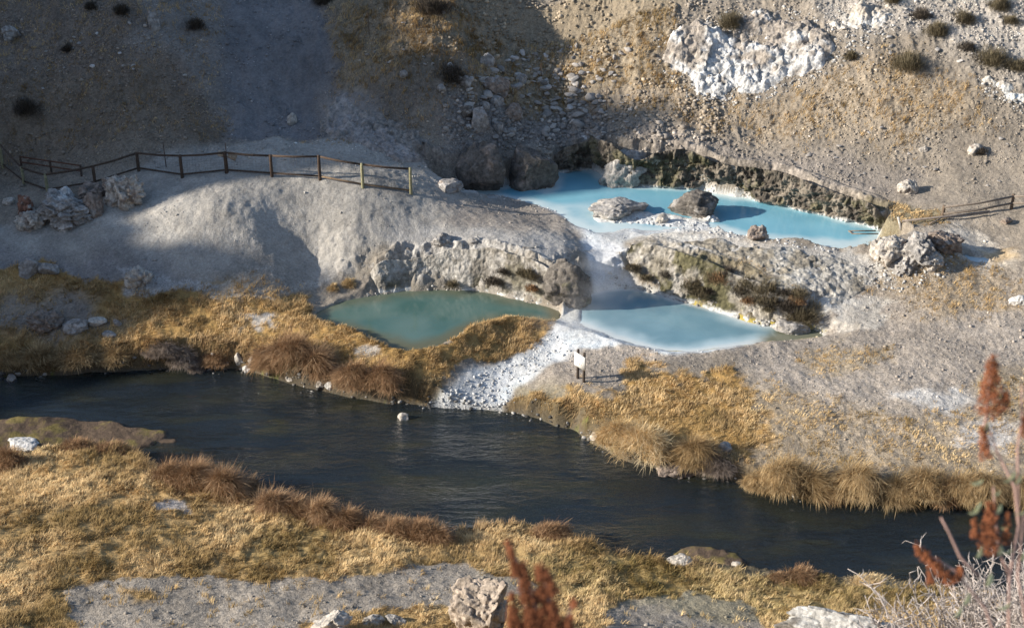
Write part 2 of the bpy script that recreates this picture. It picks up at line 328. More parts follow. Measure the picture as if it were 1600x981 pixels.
GRASS *= 1-.85*sstep(.25, .6, -n_mid-.05)*(NB > .3)*(Y < 33.5)
# white sinter
WH = (.52,.525,.52)
chan = S((700,292),(740,300),(800,308),(850,325),(890,345),(905,375),(925,400),(930,440),(890,470),(880,500),(860,520),(830,545),(760,578),(700,605),(655,638),(740,650),(790,645),(800,610),(850,575),(905,548),(985,540),(1040,555),(1140,548),(1200,525),(1000,520),(990,450),(950,400),(975,378),(1060,362),(1160,370),(1100,350),(1000,335),(960,310),(860,300),e=.22,w=.35)
paint(chan, WH, .3); paint(S((905,372),(960,378),(985,400),(990,460),(925,470),(920,420),e=.25,w=.2), (.66,.66,.66), .2)  # second patch: spillway painted whiter to make up for the headland's shade
paint(rag(chan, .9, n_f)*sstep(.1,.5,fbm(P2,.9,3,99).reshape(X.shape)), (.55,.60,.62), None, .6)
for k, lv, cc, wd in (('U', Z_UP, (.62,.61,.58), .35), ('P', Z_LOW, (.58,.57,.53), .28), ('L', Z_LOW, (.30,.27,.22), .14)):
    paint((1-sstep(.03, wd, SD[k]+n_f*.15))*(np.abs(Z-lv) < .22), cc, .4, .8)
paint(rag(S((1060,365),(1200,400),(1330,420),(1340,470),(1280,500),(1200,430),(1080,390)), .9), (.56,.54,.50), .5, .9); paint(rag(S((985,380),(1060,362),(1200,375),(1350,395),(1400,440),(1300,440),(1150,410),(1020,395),e=.5)*.85,.8,-n_f), (.55,.53,.49), .6, .85)
paint(rag(S((985,385),(1100,370),(1350,390),(1380,430),(1200,420),(1050,410),e=.6)*.8, .9, n_f), (.27,.22,.17), .6, .35)
face = S((955,400),(1020,395),(1150,420),(1290,465),(1290,500),(1200,500),(1100,470),(1000,450),e=.3); paint(rag(face*.8,.8), (.15,.125,.075), .3, .85); cover(rag(face*.7), .4, .12)
g = S((1200,440),(1340,430),(1330,480),(1280,520),(1360,520),(1420,470),e=.5); paint(rag(g*.8), (.5,.47,.42), .5, .6)
face2 = S((510,440),(600,400),(700,430),(760,425),(870,400),(930,395),(920,480),(850,480),(760,455),(680,455),e=.3); paint(rag(face2*.8,.9), (.22,.19,.15), .4, .75)
paint(rag(S((1440,370),(1500,350),(1560,370),(1590,410),(1540,430),(1480,400)), .9), (.55,.5,.43), .6, .6)
paint(S((1530,390),(1590,390),(1590,410),(1550,415),e=.3), (.45,.3,.13), .4, .6)
g = S((1330,310),(1460,330),(1480,350),(1400,370),(1330,385),(1380,350),e=.3); paint(rag(g*.9, .9), (.17,.145,.085), .6, .75); cover(rag(g*.9, .9), .9, .09)
# algae lines along the blue pool and wet margins at the river
al = (1-sstep(.02, .16, np.abs(SD['P']-.10)))*sstep(.0,.3,n_f+.15)*(Y < 48)*(X > 3); paint(al*(X > 4.)*(np.abs(Z-1.) < .12), (.42,.32,.04), .2, .8)
wet = 1-sstep(.15, .8, SD['R']+n_f*.2); paint(wet*(SD['R'] > -.05)*(1-chan), (.085,.068,.045), .4, .85)
paint(((SD['R'] > 0) & (SD['R'] < .3))*sstep(.25,.5,n_f)*(1-chan)*(Y>38), (.12,.14,.03), .1, .6)
bed = (SD['R'] < 0).astype(float)
paint(bed, (.10,.105,.085), .8); paint(bed*sstep(.1,.5,fbm(P2*np.array([.4,1.]),.8,4,111).reshape(X.shape)), (.20,.20,.09), .5, .85)
paint(bed*sstep(.0,.4,-fbm(P2*np.array([.5,1.]),.6,4,115).reshape(X.shape)), (.045,.05,.045), .5, .8)
isl = bed*(Z > -.03); paint(isl, (.12,.085,.06), .3); paint(isl*sstep(-.1,.3,n_f), (.16,.13,.04), .2, .7)
GRASS *= (SD['R'] > .12)*(SD['P'] > .2)*(SD['U'] > .15)*(SD['L'] > .05)*(1-chan*.97)
# tone variation proper to the soil
big_ = fbm(P2, .22, 4, 191, .6).reshape(X.shape); strk = fbm(np.stack([P2[:, 0]+P2[:, 1]*.5, P2[:, 1]*.6], 1), 1.1, 5, 195, .7).reshape(X.shape)
COL *= (1+.25*n_f+.26*n_mid+.2*strk*(1-.5*np.minimum(GRASS,1)))[..., None]*np.array([1, 1, 1])
COL = np.clip(COL, .01, .85)
# far and unseen ground: dry grassland
ff = sstep(26, 34, np.maximum(np.abs(X), 0))[..., None]; COL = COL*(1-ff)+np.array((.24,.2,.15))*ff
# hummocky turf below the grass
tl = fbm(P2, 2.6, 3, 131).reshape(X.shape); Z = Z+np.where(GRASS > .3, np.maximum(tl, -.3)*.09*np.minimum(1, GRASS), 0)
# hillside rubble roughness
hr = np.zeros(X.shape); q = P2[fineM.ravel()]; F1, F2, cid = worley(q*5.5, 9); g1_, g2_, gid = worley(q*12., 19); hr[fineM] = np.maximum(0, .5-F1)*np.maximum(0, cid-.25)*(.12+.38*sstep(53, 57, q[:, 1]))+np.maximum(0, .5-g1_)*gid*.07*sstep(50, 56, q[:, 1])
Z = Z+hr*np.maximum(GRV, .6*(Y > 56))*(SD['P'] > 0)*(SD['U'] > 0)*(SD['L'] > 0)*(SD['R'] > 0)*(1-.7*np.minimum(GRASS, 1))*(1-gully*.7)

# ------------------------------------------------------------------ mesh + materials helpers
def mesh_np(name, V, faces, col=None, mat=None, smooth=False, extra=None):
    """faces: list of (M,k) int arrays"""
    me = bpy.data.meshes.new(name); V = np.asarray(V, np.float32); me.vertices.add(len(V)); me.vertices.foreach_set('co', V.ravel())
    faces = [np.asarray(f, np.int32) for f in faces if len(f)]
    idx = np.concatenate([f.ravel() for f in faces]); cnt = np.concatenate([np.full(len(f), f.shape[1]) for f in faces])
    me.loops.add(len(idx)); me.loops.foreach_set('vertex_index', idx)
    me.polygons.add(len(cnt)); me.polygons.foreach_set('loop_start', np.r_[0, np.cumsum(cnt)[:-1]].astype(np.int32))
    if smooth: me.polygons.foreach_set('use_smooth', np.ones(len(cnt), bool))
    me.update(calc_edges=True)
    if col is not None:
        a = me.color_attributes.new('Col', 'FLOAT_COLOR', 'POINT'); c4 = np.ones((len(V), 4), np.float32); c4[:, :3] = col; a.data.foreach_set('color', c4.ravel())
    for k, v in (extra or {}).items():
        a = me.attributes.new(k, 'FLOAT', 'POINT'); a.data.foreach_set('value', np.asarray(v, np.float32).ravel())
    if mat: me.materials.append(mat)
    return me
def link(name, me, parent=None, loc=None, rot=None, scl=None):
    o = bpy.data.objects.new(name, me); C.objects.link(o)
    if parent: o.parent = parent
    if loc is not None: o.location = loc
    if rot is not None: o.rotation_euler = rot
    if scl is not None: o.scale = scl
    return o
def tag(o, label=None, cat=None, group=None, kind=None):
    if label: o['label'] = label
    if cat: o['category'] = cat
    if group: o['group'] = group
    if kind: o['kind'] = kind
    return o
def N(nt, t, **kw):
    n = nt.nodes.new(t)
    for k, v in kw.items():
        if k in n.inputs: n.inputs[k].default_value = v
        else: setattr(n, k, v)
    return n
def mat_col(name, rough=.9, spec=.25, nscale=20., namt=.35, bump=.4, bdist=.02, rnd=0., voro=None, trans=0., tint=None, obj=True, grvattr=False):
    m = bpy.data.materials.new(name); m.use_nodes = True; nt = m.node_tree; b = nt.nodes['Principled BSDF']; l = nt.links.new
    b.inputs['Roughness'].default_value = rough; b.inputs['Specular IOR Level'].default_value = spec
    if tint is None:
        a = N(nt, 'ShaderNodeVertexColor'); a.layer_name = 'Col'; colo = a.outputs[0]
    else:
        a = N(nt, 'ShaderNodeRGB'); a.outputs[0].default_value = (*tint, 1); colo = a.outputs[0]
    tc = N(nt, 'ShaderNodeTexCoord'); 
    nz = N(nt, 'ShaderNodeTexNoise'); nz.inputs['Scale'].default_value = nscale; nz.inputs['Detail'].default_value = 6; nz.inputs['Roughness'].default_value = .65
    l(tc.outputs['Object'], nz.inputs['Vector'])
    mr = N(nt, 'ShaderNodeMapRange'); mr.inputs[1].default_value = .3; mr.inputs[2].default_value = .7; mr.inputs[3].default_value = 1-namt; mr.inputs[4].default_value = 1+namt
    l(nz.outputs[0], mr.inputs[0]); fac = mr.outputs[0]; hgt = nz.outputs[0]
    if rnd:
        oi = N(nt, 'ShaderNodeObjectInfo'); m2 = N(nt, 'ShaderNodeMapRange'); m2.inputs[3].default_value = 1-rnd; m2.inputs[4].default_value = 1+rnd; l(oi.outputs['Random'], m2.inputs[0])
        mm = N(nt, 'ShaderNodeMath', operation='MULTIPLY'); l(fac, mm.inputs[0]); l(m2.outputs[0], mm.inputs[1]); fac = mm.outputs[0]
    if voro:
        for vs, amt in voro:
            v = N(nt, 'ShaderNodeTexVoronoi'); v.inputs['Scale'].default_value = vs; l(tc.outputs['Object'], v.inputs['Vector'])
            sp = N(nt, 'ShaderNodeSeparateColor'); l(v.outputs['Color'], sp.inputs[0])
            m3 = N(nt, 'ShaderNodeMapRange'); m3.inputs[3].default_value = -amt; m3.inputs[4].default_value = amt; l(sp.outputs[0], m3.inputs[0])
            src = m3.outputs[0]
            if grvattr:
                ga = N(nt, 'ShaderNodeAttribute'); ga.attribute_name = 'grv'; mg = N(nt, 'ShaderNodeMath', operation='MULTIPLY'); l(src, mg.inputs[0]); l(ga.outputs['Fac'], mg.inputs[1]); src = mg.outputs[0]
            ad = N(nt, 'ShaderNodeMath', operation='ADD'); l(src, ad.inputs[0]); ad.inputs[1].default_value = 1
            mm = N(nt, 'ShaderNodeMath', operation='MULTIPLY'); l(fac, mm.inputs[0]); l(ad.outputs[0], mm.inputs[1]); fac = mm.outputs[0]
            hs = N(nt, 'ShaderNodeMath', operation='MULTIPLY_ADD'); l(v.outputs['Distance'], hs.inputs[0]); hs.inputs[1].default_value = -.35; l(hgt, hs.inputs[2]); hgt = hs.outputs[0]
    vm = N(nt, 'ShaderNodeVectorMath', operation='SCALE'); l(colo, vm.inputs[0]); l(fac, vm.inputs['Scale']); l(vm.outputs[0], b.inputs['Base Color'])
    if bump:
        bp = N(nt, 'ShaderNodeBump'); bp.inputs['Strength'].default_value = bump; bp.inputs['Distance'].default_value = bdist; l(hgt, bp.inputs['Height']); l(bp.outputs[0], b.inputs['Normal'])
    if trans:
        tr = N(nt, 'ShaderNodeBsdfTranslucent'); l(vm.outputs[0], tr.inputs[0]); mx = N(nt, 'ShaderNodeMixShader'); mx.inputs[0].default_value = trans
        l(b.outputs[0], mx.inputs[1]); l(tr.outputs[0], mx.inputs[2]); l(mx.outputs[0], nt.nodes['Material Output'].inputs[0])
    return m
M_ground = mat_col('ground_soil', .95, .1, 9., .2, .7, .035, voro=[(18, .25), (42, .25)], grvattr=True)
M_rock = mat_col('rock', .9, .2, 6., .42, .9, .06, voro=[(9, .22)])
M_talus = mat_col('rubble', .92, .15, 14., .3, .6, .03, rnd=.32)
M_peb = mat_col('pebbles', .92, .15, 30., .2, 0)
M_grass = mat_col('dry_grass', .8, .15, 3., .25, 0, trans=.25)
M_wood = mat_col('weathered_wood', .9, .15, 12., .4, .6, .01)
M_twig = mat_col('twigs', .9, .1, 5., .3, 0)

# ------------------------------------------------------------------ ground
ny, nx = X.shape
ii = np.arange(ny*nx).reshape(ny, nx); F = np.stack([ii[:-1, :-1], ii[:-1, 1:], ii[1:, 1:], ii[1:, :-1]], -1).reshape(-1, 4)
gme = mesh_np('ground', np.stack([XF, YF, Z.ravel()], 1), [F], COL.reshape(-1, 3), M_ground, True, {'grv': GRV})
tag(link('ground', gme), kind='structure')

# ------------------------------------------------------------------ waters
def water_sheet(name, poly, key, lev, mat, colf, res=.12, pad=.35, warp=.6):
    P = np.array(poly); x0, y0 = P.min(0)-1; x1, y1 = P.max(0)+1
    x0 = max(x0, -60); x1 = min(x1, 60)
    ax = np.arange(x0, x1, res); ay = np.arange(y0, y1, res); gx_, gy_ = np.meshgrid(ax, ay); q = np.stack([gx_.ravel(), gy_.ravel()], 1)
    d = lookup(GX, GY, SD[key], q[:, 0], q[:, 1]).reshape(gx_.shape)
    keep = d < pad; id_ = -np.ones(gx_.shape, int)
    cell = keep[:-1, :-1] & keep[1:, :-1] & keep[:-1, 1:] & keep[1:, 1:]
    used = np.zeros(gx_.shape, bool); used[:-1, :-1] |= cell; used[1:, :-1] |= cell; used[:-1, 1:] |= cell; used[1:, 1:] |= cell
    id_[used] = np.arange(used.sum()); j, i = np.nonzero(cell)
    F = np.stack([id_[j, i], id_[j, i+1], id_[j+1, i+1], id_[j+1, i]], 1)
    V = np.stack([gx_[used], gy_[used], np.full(used.sum(), lev)], 1)
    col = colf(V[:, 0], V[:, 1], d[used]) if colf else None
    return tag(link(name, mesh_np(name, V, [F], col, mat, True)), kind='structure')
def mix(a, b, t): t = t[:, None]; return np.array(a)*(1-t)+np.array(b)*t
def mat_pool(name, rough, bump):
    m = bpy.data.materials.new(name); m.use_nodes = True; nt = m.node_tree; b = nt.nodes['Principled BSDF']; l = nt.links.new
    a = N(nt, 'ShaderNodeVertexColor'); a.layer_name = 'Col'; l(a.outputs[0], b.inputs['Base Color']); b.inputs['Roughness'].default_value = rough; b.inputs['IOR'].default_value = 1.33
    tc = N(nt, 'ShaderNodeTexCoord'); nz = N(nt, 'ShaderNodeTexNoise'); nz.inputs['Scale'].default_value = 5; nz.inputs['Detail'].default_value = 4; l(tc.outputs['Object'], nz.inputs['Vector'])
    bp = N(nt, 'ShaderNodeBump'); bp.inputs['Strength'].default_value = bump; bp.inputs['Distance'].default_value = .02; l(nz.outputs[0], bp.inputs['Height']); l(bp.outputs[0], b.inputs['Normal'])
    return m
M_milky = mat_pool('milky_water', .12, .25); M_green = mat_pool('green_water', .07, .15)
def cU(x, y, d):
    q = np.stack([x, y], 1); n1 = fbm(q, .7, 4, 141); c = mix((.155,.37,.465), (.21,.45,.54), np.clip(.5+n1, 0, 1))
    west = sstep(6.6, 4.2, x)*sstep(55.3, 54.3, y+n1*.8); c = mix2(c, (.50,.62,.65), west*np.clip(.75+n1, 0, 1))
    e = sstep(-.6, -.02, d+n1*.35); return mix2(c, (.55,.65,.66), e*.9)
def mix2(c, b, t): t = np.clip(t, 0, 1)[:, None]; return c*(1-t)+np.array(b)*t
def cP(x, y, d):
    q = np.stack([x, y], 1); n1 = fbm(q, .8, 4, 151); c = mix((.14,.255,.305), (.20,.33,.375), np.clip(.5+n1, 0, 1))
    c = mix2(c, (.42,.53,.56), sstep(-.9, -.1, d+n1*.5)*sstep(47.6, 46.3, y+.0*x)+sstep(-1.2,-.1,d+n1*.3)*sstep(3.2, 2.0, x)*.75)
    c = mix2(c, (.6,.62,.6), sstep(-.25, .02, d+n1*.1)*.8)
    return mix2(c, (.13,.125,.07), sstep(8.3, 9.4, x+n1*1.2)*.9)
def cL(x, y, d):
    q = np.stack([x, y], 1); n1 = fbm(q, .8, 4, 161); c = mix((.06,.125,.11), (.10,.165,.145), np.clip(.5+n1*1.2, 0, 1))
    c = mix2(c, (.10,.105,.055), sstep(-.8, -.05, d+n1*.4)*sstep(47.4, 45.8, y)); return mix2(c, (.13,.12,.07), sstep(-.9, 0, d+n1*.5)*.6+sstep(1.0, 1.9, x)*.8)
water_sheet('pool', POLY_U, 'U', Z_UP, M_milky, cU); water_sheet('pool', POLY_P, 'P', Z_LOW, M_milky, cP); water_sheet('pool', POLY_L, 'L', Z_LOW, M_green, cL)
water_sheet('pool', POLY_S, 'S', 2.6, M_milky, lambda x, y, d: np.tile((.5, .6, .63), (len(x), 1)), .06, .15)
m = bpy.data.materials.new('river_water'); m.use_nodes = True; nt = m.node_tree; nt.nodes.remove(nt.nodes['Principled BSDF']); l = nt.links.new
gl = N(nt, 'ShaderNodeBsdfGlossy'); gl.inputs['Roughness'].default_value = .06; tr = N(nt, 'ShaderNodeBsdfTransparent'); tr.inputs[0].default_value = (.66, .74, .76, 1)
fr = N(nt, 'ShaderNodeFresnel'); fr.inputs[0].default_value = 1.42; mx = N(nt, 'ShaderNodeMixShader'); tc = N(nt, 'ShaderNodeTexCoord')
mp = N(nt, 'ShaderNodeMapping'); mp.inputs['Rotation'].default_value = (0, 0, R(18)); mp.inputs['Scale'].default_value = (.55, 1.5, 1); l(tc.outputs['Object'], mp.inputs[0])
nz = N(nt, 'ShaderNodeTexNoise'); nz.inputs['Scale'].default_value = 3.2; nz.inputs['Detail'].default_value = 5; nz.inputs['Roughness'].default_value = .62; nz.inputs['Distortion'].default_value = .6; l(mp.outputs[0], nz.inputs['Vector'])
nl = N(nt, 'ShaderNodeTexNoise'); nl.inputs['Scale'].default_value = .35; nl.inputs['Detail'].default_value = 2; l(mp.outputs[0], nl.inputs['Vector'])
m1 = N(nt, 'ShaderNodeMapRange'); m1.inputs[1].default_value = .4; m1.inputs[2].default_value = .6; m1.inputs[3].default_value = .2; m1.inputs[4].default_value = 1.; l(nl.outputs[0], m1.inputs[0])
mu = N(nt, 'ShaderNodeMath', operation='MULTIPLY'); l(nz.outputs[0], mu.inputs[0]); l(m1.outputs[0], mu.inputs[1])
bp = N(nt, 'ShaderNodeBump'); bp.inputs['Strength'].default_value = 1.; bp.inputs['Distance'].default_value = .2; l(mu.outputs[0], bp.inputs['Height'])
l(bp.outputs[0], gl.inputs['Normal']); l(bp.outputs[0], fr.inputs['Normal']); l(fr.outputs[0], mx.inputs[0]); df = N(nt, 'ShaderNodeBsdfDiffuse'); nw = N(nt, 'ShaderNodeTexNoise'); nw.inputs['Scale'].default_value = .55; nw.inputs['Detail'].default_value = 5; nw.inputs['Distortion'].default_value = .8; l(mp.outputs[0], nw.inputs['Vector']); cr_ = N(nt, 'ShaderNodeValToRGB'); cr_.color_ramp.elements[0].position = .5; cr_.color_ramp.elements[0].color = (.048, .062, .072, 1); cr_.color_ramp.elements[1].position = .74; cr_.color_ramp.elements[1].color = (.11, .108, .06, 1); l(nw.outputs[0], cr_.inputs[0]); l(cr_.outputs[0], df.inputs[0]); m0 = N(nt, 'ShaderNodeMixShader'); m0.inputs[0].default_value = .28; l(tr.outputs[0], m0.inputs[1]); l(df.outputs[0], m0.inputs[2]); l(m0.outputs[0], mx.inputs[1]); l(gl.outputs[0], mx.inputs[2]); l(mx.outputs[0], nt.nodes['Material Output'].inputs[0])
M_river = m
water_sheet('river', POLY_R, 'R', 0., M_river, None, .2, .5)

# ------------------------------------------------------------------ rocks
_ico = {}
def ico(sub):
    if sub not in _ico:
        bm = bmesh.new(); bmesh.ops.create_icosphere(bm, subdivisions=sub, radius=1); bm.verts.ensure_lookup_table()
        _ico[sub] = (np.array([v.co[:] for v in bm.verts]), np.array([[v.index for v in f.verts] for f in bm.faces])); bm.free()
    return _ico[sub]
def rock_geo(seed, sub=4, size=(1, 1, .7), cuts=9, crag=.12, csc=2.5):
    V, F = ico(sub); V = V.copy(); rg = np.random.default_rng(seed)
    for k in range(cuts):
        nrm = rg.normal(size=3); nrm[2] *= .8; nrm /= np.linalg.norm(nrm); o = rg.uniform(.5, .88); pr = V@nrm; V -= np.maximum(0, pr-o)[:, None]*nrm
    nn = V/np.linalg.norm(V, axis=1)[:, None]
    F1, F2, cid = worley(V*csc+seed*3.1, seed)
    ncx = np.stack([np.cos(6.28*cid), np.sin(6.28*cid), np.cos(23*cid)*.7], 1); d = ((V*ncx).sum(1))*crag*.95+(cid-.5)*crag*.6+np.minimum(F2-F1, .25)*crag*1.6+fbm(V+seed, csc*1.6, 4, seed, .6, ridged=True)*crag+fbm(V+seed, 1.3, 2, seed)*.1
    V = V+nn*d[:, None]
    return V*np.array(size), F
def rock_mesh(seed, sub, size, col, cuts=9, crag=.12, csc=2.5, col2=None, mat=None, smooth=False):
    V, F = rock_geo(seed, sub, size, cuts, crag, csc)
    q = V/np.max(size); n1 = fbm(q+seed, 3., 4, seed+5, .6); c = np.tile(np.array(col), (len(V), 1))*(1+.25*n1)[:, None]
    if col2 is not None: c = mix2(c, col2, sstep(.12, .4, fbm(q+seed+9, 2.2, 4, seed+8, .6)))
    return mesh_np('rock', V, [F], np.clip(c, .01, .85), mat or M_rock, smooth)
G_ = dict(moss=(.11,.10,.065), tan=(.34,.28,.225), lich=(.40,.385,.36), grey=(.30,.28,.26), pale=(.45,.405,.35), white=(.56,.54,.51), brown=(.25,.20,.165), dark=(.13,.115,.10), rust=(.24,.12,.08))
# px centre, py base, width px, height px, depth factor, colour, second colour, crag, label
boulders = [
 (98,350,88,38,.8,'grey','white',.20,'broad pitted grey boulder lying flat in the middle of the left rock pile'),
 (190,320,56,46,.8,'pale','brown',.18,'tall tilted cream boulder at right end of the left rock pile'),
 (46,358,34,24,.9,'pale','brown',.15,'small cream boulder at lower left foot of the left rock pile'),
 (37,335,26,26,.9,'rust','pale',.12,'round reddish boulder left of the left rock pile'),
 (15,320,18,10,.9,'pale',None,.12,'small pale stone left of the round reddish boulder'),
 (82,318,26,20,.9,'grey','white',.14,'grey stone behind the broad pitted boulder, below the fence corner'),
 (104,314,24,18,.9,'white',None,.14,'whitish angular stone between fence corner and the broad pitted boulder'),
 (140,310,40,20,.8,'brown','dark',.14,'dark flat-topped rock capping the middle of the left rock pile'),
 (147,338,34,36,.7,'brown','grey',.08,'plain brown block between broad pitted and tall tilted boulders'),
 (756,300,78,76,.75,'dark','brown',.08,'large rounded brown boulder with pale curved streak at the west end of the upper pool'),
 (828,296,80,66,.75,'dark','brown',.08,'big sloping brown boulder standing in the upper pool'),
 (700,300,40,13,1.1,'grey','brown',.06,'smooth grey hump of rock beside the last fence post'),
 (886,478,66,64,.6,'dark','moss',.13,'tall dark mossy rock buttress left of the white spillway'),
 (980,290,66,52,.7,'grey','pale',.14,'lit grey boulder with reddish stain forming the upper pool corner'),
 (1083,340,72,36,.75,'dark','grey',.13,'dark craggy rock islet in the upper pool'),
 (1108,346,24,10,.8,'white',None,.16,'small white rock at the foot of the dark islet in the upper pool'),
 (966,338,72,22,.9,'grey','pale',.12,'low pale crusted rock islet at the west of the upper pool'),
 (1184,376,30,18,.8,'brown','pale',.14,'small knobbly tan rock on the south rim of the upper pool'),
 (1034,348,16,12,.8,'pale',None,.14,'little pale rock just left of the dark islet'),
 (1240,520,48,20,.8,'grey','pale',.12,'grey boulder sitting in the shallow arm of the blue lower pool'),
 (1398,410,54,30,.9,'pale','brown',.16,'broad grey block at the left of the jagged crag south-east of the upper pool'),
 (1436,412,58,38,.9,'grey','pale',.18,'tallest jagged grey block in the middle of the crag south-east of the upper pool'),
 (1455,420,34,20,.9,'pale','grey',.16,'low pale broken block in front of the tallest jagged block'),
 (1412,426,40,20,.9,'grey','pale',.16,'low grey broken block at the front foot of the jagged crag'),
 (1462,388,40,22,.9,'brown','dark',.14,'brown block behind the tallest jagged block'),
 (1372,404,30,28,.8,'pale','grey',.14,'pale slab leaning at the left end of the jagged crag'),
 (1478,396,44,34,.7,'brown','grey',.16,'brown ragged block at the right end of the jagged crag'),
 (45,433,30,26,.8,'grey',None,.05,'triangular grey stone leaning in the shaded slope on the left'),
 (74,430,34,18,.8,'grey',None,.05,'flat grey stone right of the triangular stone'),
 (219,448,34,24,.9,'pale','grey',.2,'sunlit cone-shaped pitted rock on the edge of the golden meadow'),
 (70,516,44,22,.8,'brown','dark',.18,'dark brown rough rock in the left meadow'),
 (117,520,40,20,.8,'grey',None,.06,'smooth split grey boulder right of the dark brown meadow rock'),
 (150,510,28,10,.8,'pale',None,.08,'flat pale stone right of the split grey boulder'),
 (170,527,22,7,.8,'grey',None,.08,'small bluish grey stone lowest of the meadow stones'),
 (182,510,14,10,.8,'grey',None,.08,'small grey stone at right end of the meadow stones'),
 (18,594,16,10,.9,'grey',None,.08,'small rock in the water at the far left of the north bank'),
 (630,656,20,12,.8,'pale',None,.05,'single pale rock standing in the river'),
 (1062,886,34,14,.8,'pale','grey',.08,'pale grey boulder on the near bank beside the mossy shoal'),
 (1150,886,16,8,.8,'pale',None,.08,'small pale stone on the near bank right of the mossy shoal'),
 (1592,478,28,14,.8,'white',None,.1,'white stone at the right edge on the gravel flat'),
 (750,1000,88,94,.7,'tan','brown',.13,'pointed pitted tan crag standing at the bottom middle of the picture'),
 (1325,1022,190,56,.5,'lich','dark',.11,'wide white and black lichen-covered rock at the bottom right'),
 (518,988,52,24,.8,'pale',None,.12,'rounded whitish rock at the bottom edge left of the pointed crag'),
 (578,980,34,10,.8,'pale','dark',.12,'flat pale rock right of the rounded whitish rock at the bottom'),
 (618,976,30,9,.8,'grey',None,.12,'flat grey rock left of the pointed crag at the bottom'),
 (630,124,14,14,.9,'grey',None,.05,'lone grey stone on the shaded golden slope'),
 (703,112,12,12,.9,'white',None,.05,'white stone beside the dark bush above the talus'),
 (760,104,22,18,.9,'grey',None,.05,'grey block right of the dark bush above the talus'),
 (690,145,14,12,.9,'grey',None,.05,'squared grey stone left of the talus'),
 (728,140,18,20,.9,'grey',None,.05,'upright grey stone below the dark bush'),
 (757,133,18,10,.9,'pale',None,.05,'pale flat stone at the top of the talus'),
 (752,210,40,36,.8,'grey','brown',.06,'largest round boulder in the shaded talus'),
 (778,208,18,20,.9,'grey',None,.06,'grey block touching the right of the largest talus boulder'),
 (800,188,30,22,.9,'brown','grey',.06,'broad brown boulder right of the talus middle'),
 (775,166,24,13,.9,'grey',None,.05,'rounded flat boulder in the middle of the talus'),
 (757,172,16,12,.9,'grey',None,.05,'small pale block above the largest talus boulder'),
 (728,186,24,18,.9,'dark','grey',.08,'dark block at the left margin of the talus'),
 (798,212,16,10,.9,'grey',None,.06,'small block below the broad brown talus boulder'),
 (775,150,40,24,.8,'brown','grey',.08,'dark wide ledge rock in the upper talus'),
 (815,132,18,14,.9,'grey',None,.06,'rounded block at the upper right of the talus'),
 (240,46,16,30,.9,'grey','brown',.14,'upright fractured rock on the upper left slope'),
 (16,62,30,20,.9,'grey','brown',.14,'low fractured rock at the upper left edge'),
 (455,196,16,18,.9,'pale',None,.06,'pale rock sticking out of the grey gully'),
 (1443,238,12,9,.9,'pale',None,.1,'pale stone on the right hillside'),
 (1526,242,22,14,.9,'pale','brown',.12,'tan stone with dark shadow on the right hillside'),
 (1418,302,26,18,.8,'pale','brown',.12,'tan crumbly rock left of the right fence'),
 (1572,352,16,10,.9,'brown',None,.1,'small brown rock below the right fence'),
 (395,572,16,14,.9,'pale',None,.07,'leftmost pale rock of the cluster on the north river bank'),
 (374,570,14,16,.9,'pale',None,.07,'upright pale rock of the cluster on the north river bank'),
 (386,582,16,12,.9,'white',None,.07,'whitest rock at the waterline of the north bank cluster'),
 (452,596,12,7,.9,'pale',None,.07,'small pale rock at the waterline below the first russet tussock'),
 (500,606,12,10,.9,'pale',None,.07,'pale rock at the waterline left of the second russet tussock'),
 (515,610,14,10,.9,'white',None,.07,'white rock at the waterline touching the second russet tussock'),
 (932,690,20,9,.9,'pale',None,.07,'pale stone at the waterline left of the tall straw tussock'),
 (1060,742,60,16,.6,'brown','dark',.12,'brown clod of bank slumped at the waterline below the straw tussocks'),
 (1135,705,22,12,.9,'grey',None,.08,'grey stone on the north bank right of the straw tussocks'),
 (30,706,50,12,.8,'white',None,.08,'whitish rock at the left end of the near bank'),
 (690,384,30,18,.9,'grey',None,.08,'squarish grey boulder on the pale knoll'),
 (740,384,18,10,.9,'grey',None,.08,'dark grey rock right of the boulder on the pale knoll'),
]
for k, (px, py, wp, hp, dfac, c1, c2, crag, lab) in enumerate(boulders):
    p = ground_at(px, min(py, 979) if py < 985 else py); s = mpp(p); W = wp*s; H = hp*s/math.cos(R(PITCH-5))
    for kk, lv in (('U', Z_UP), ('P', Z_LOW), ('R', 0)):
        if lookup(GX, GY, SD[kk], np.array([p[0]]), np.array([p[1]]))[0] < .05 and p[2] < lv: p = (*unproj(px, py, lv), lv-.06)
    big = wp > 60; sub = 6 if wp > 85 else (5 if wp > 24 else 4)
    D = max(W*dfac, H*.7)
    me = rock_mesh(100+k, sub, (W*.56, D*.5, H*.66), G_[c1], 8 if crag < .1 else 6, crag, 2.2 if crag < .15 else 3.4, G_[c2] if c2 else None)
    o = link('boulder' if wp > 24 else 'rock', me, None, (p[0], p[1]+D*.30, p[2]+H*.30), (0, 0, random.uniform(-.5, .5)))
    tag(o, lab, 'boulder' if wp > 24 else 'rock')

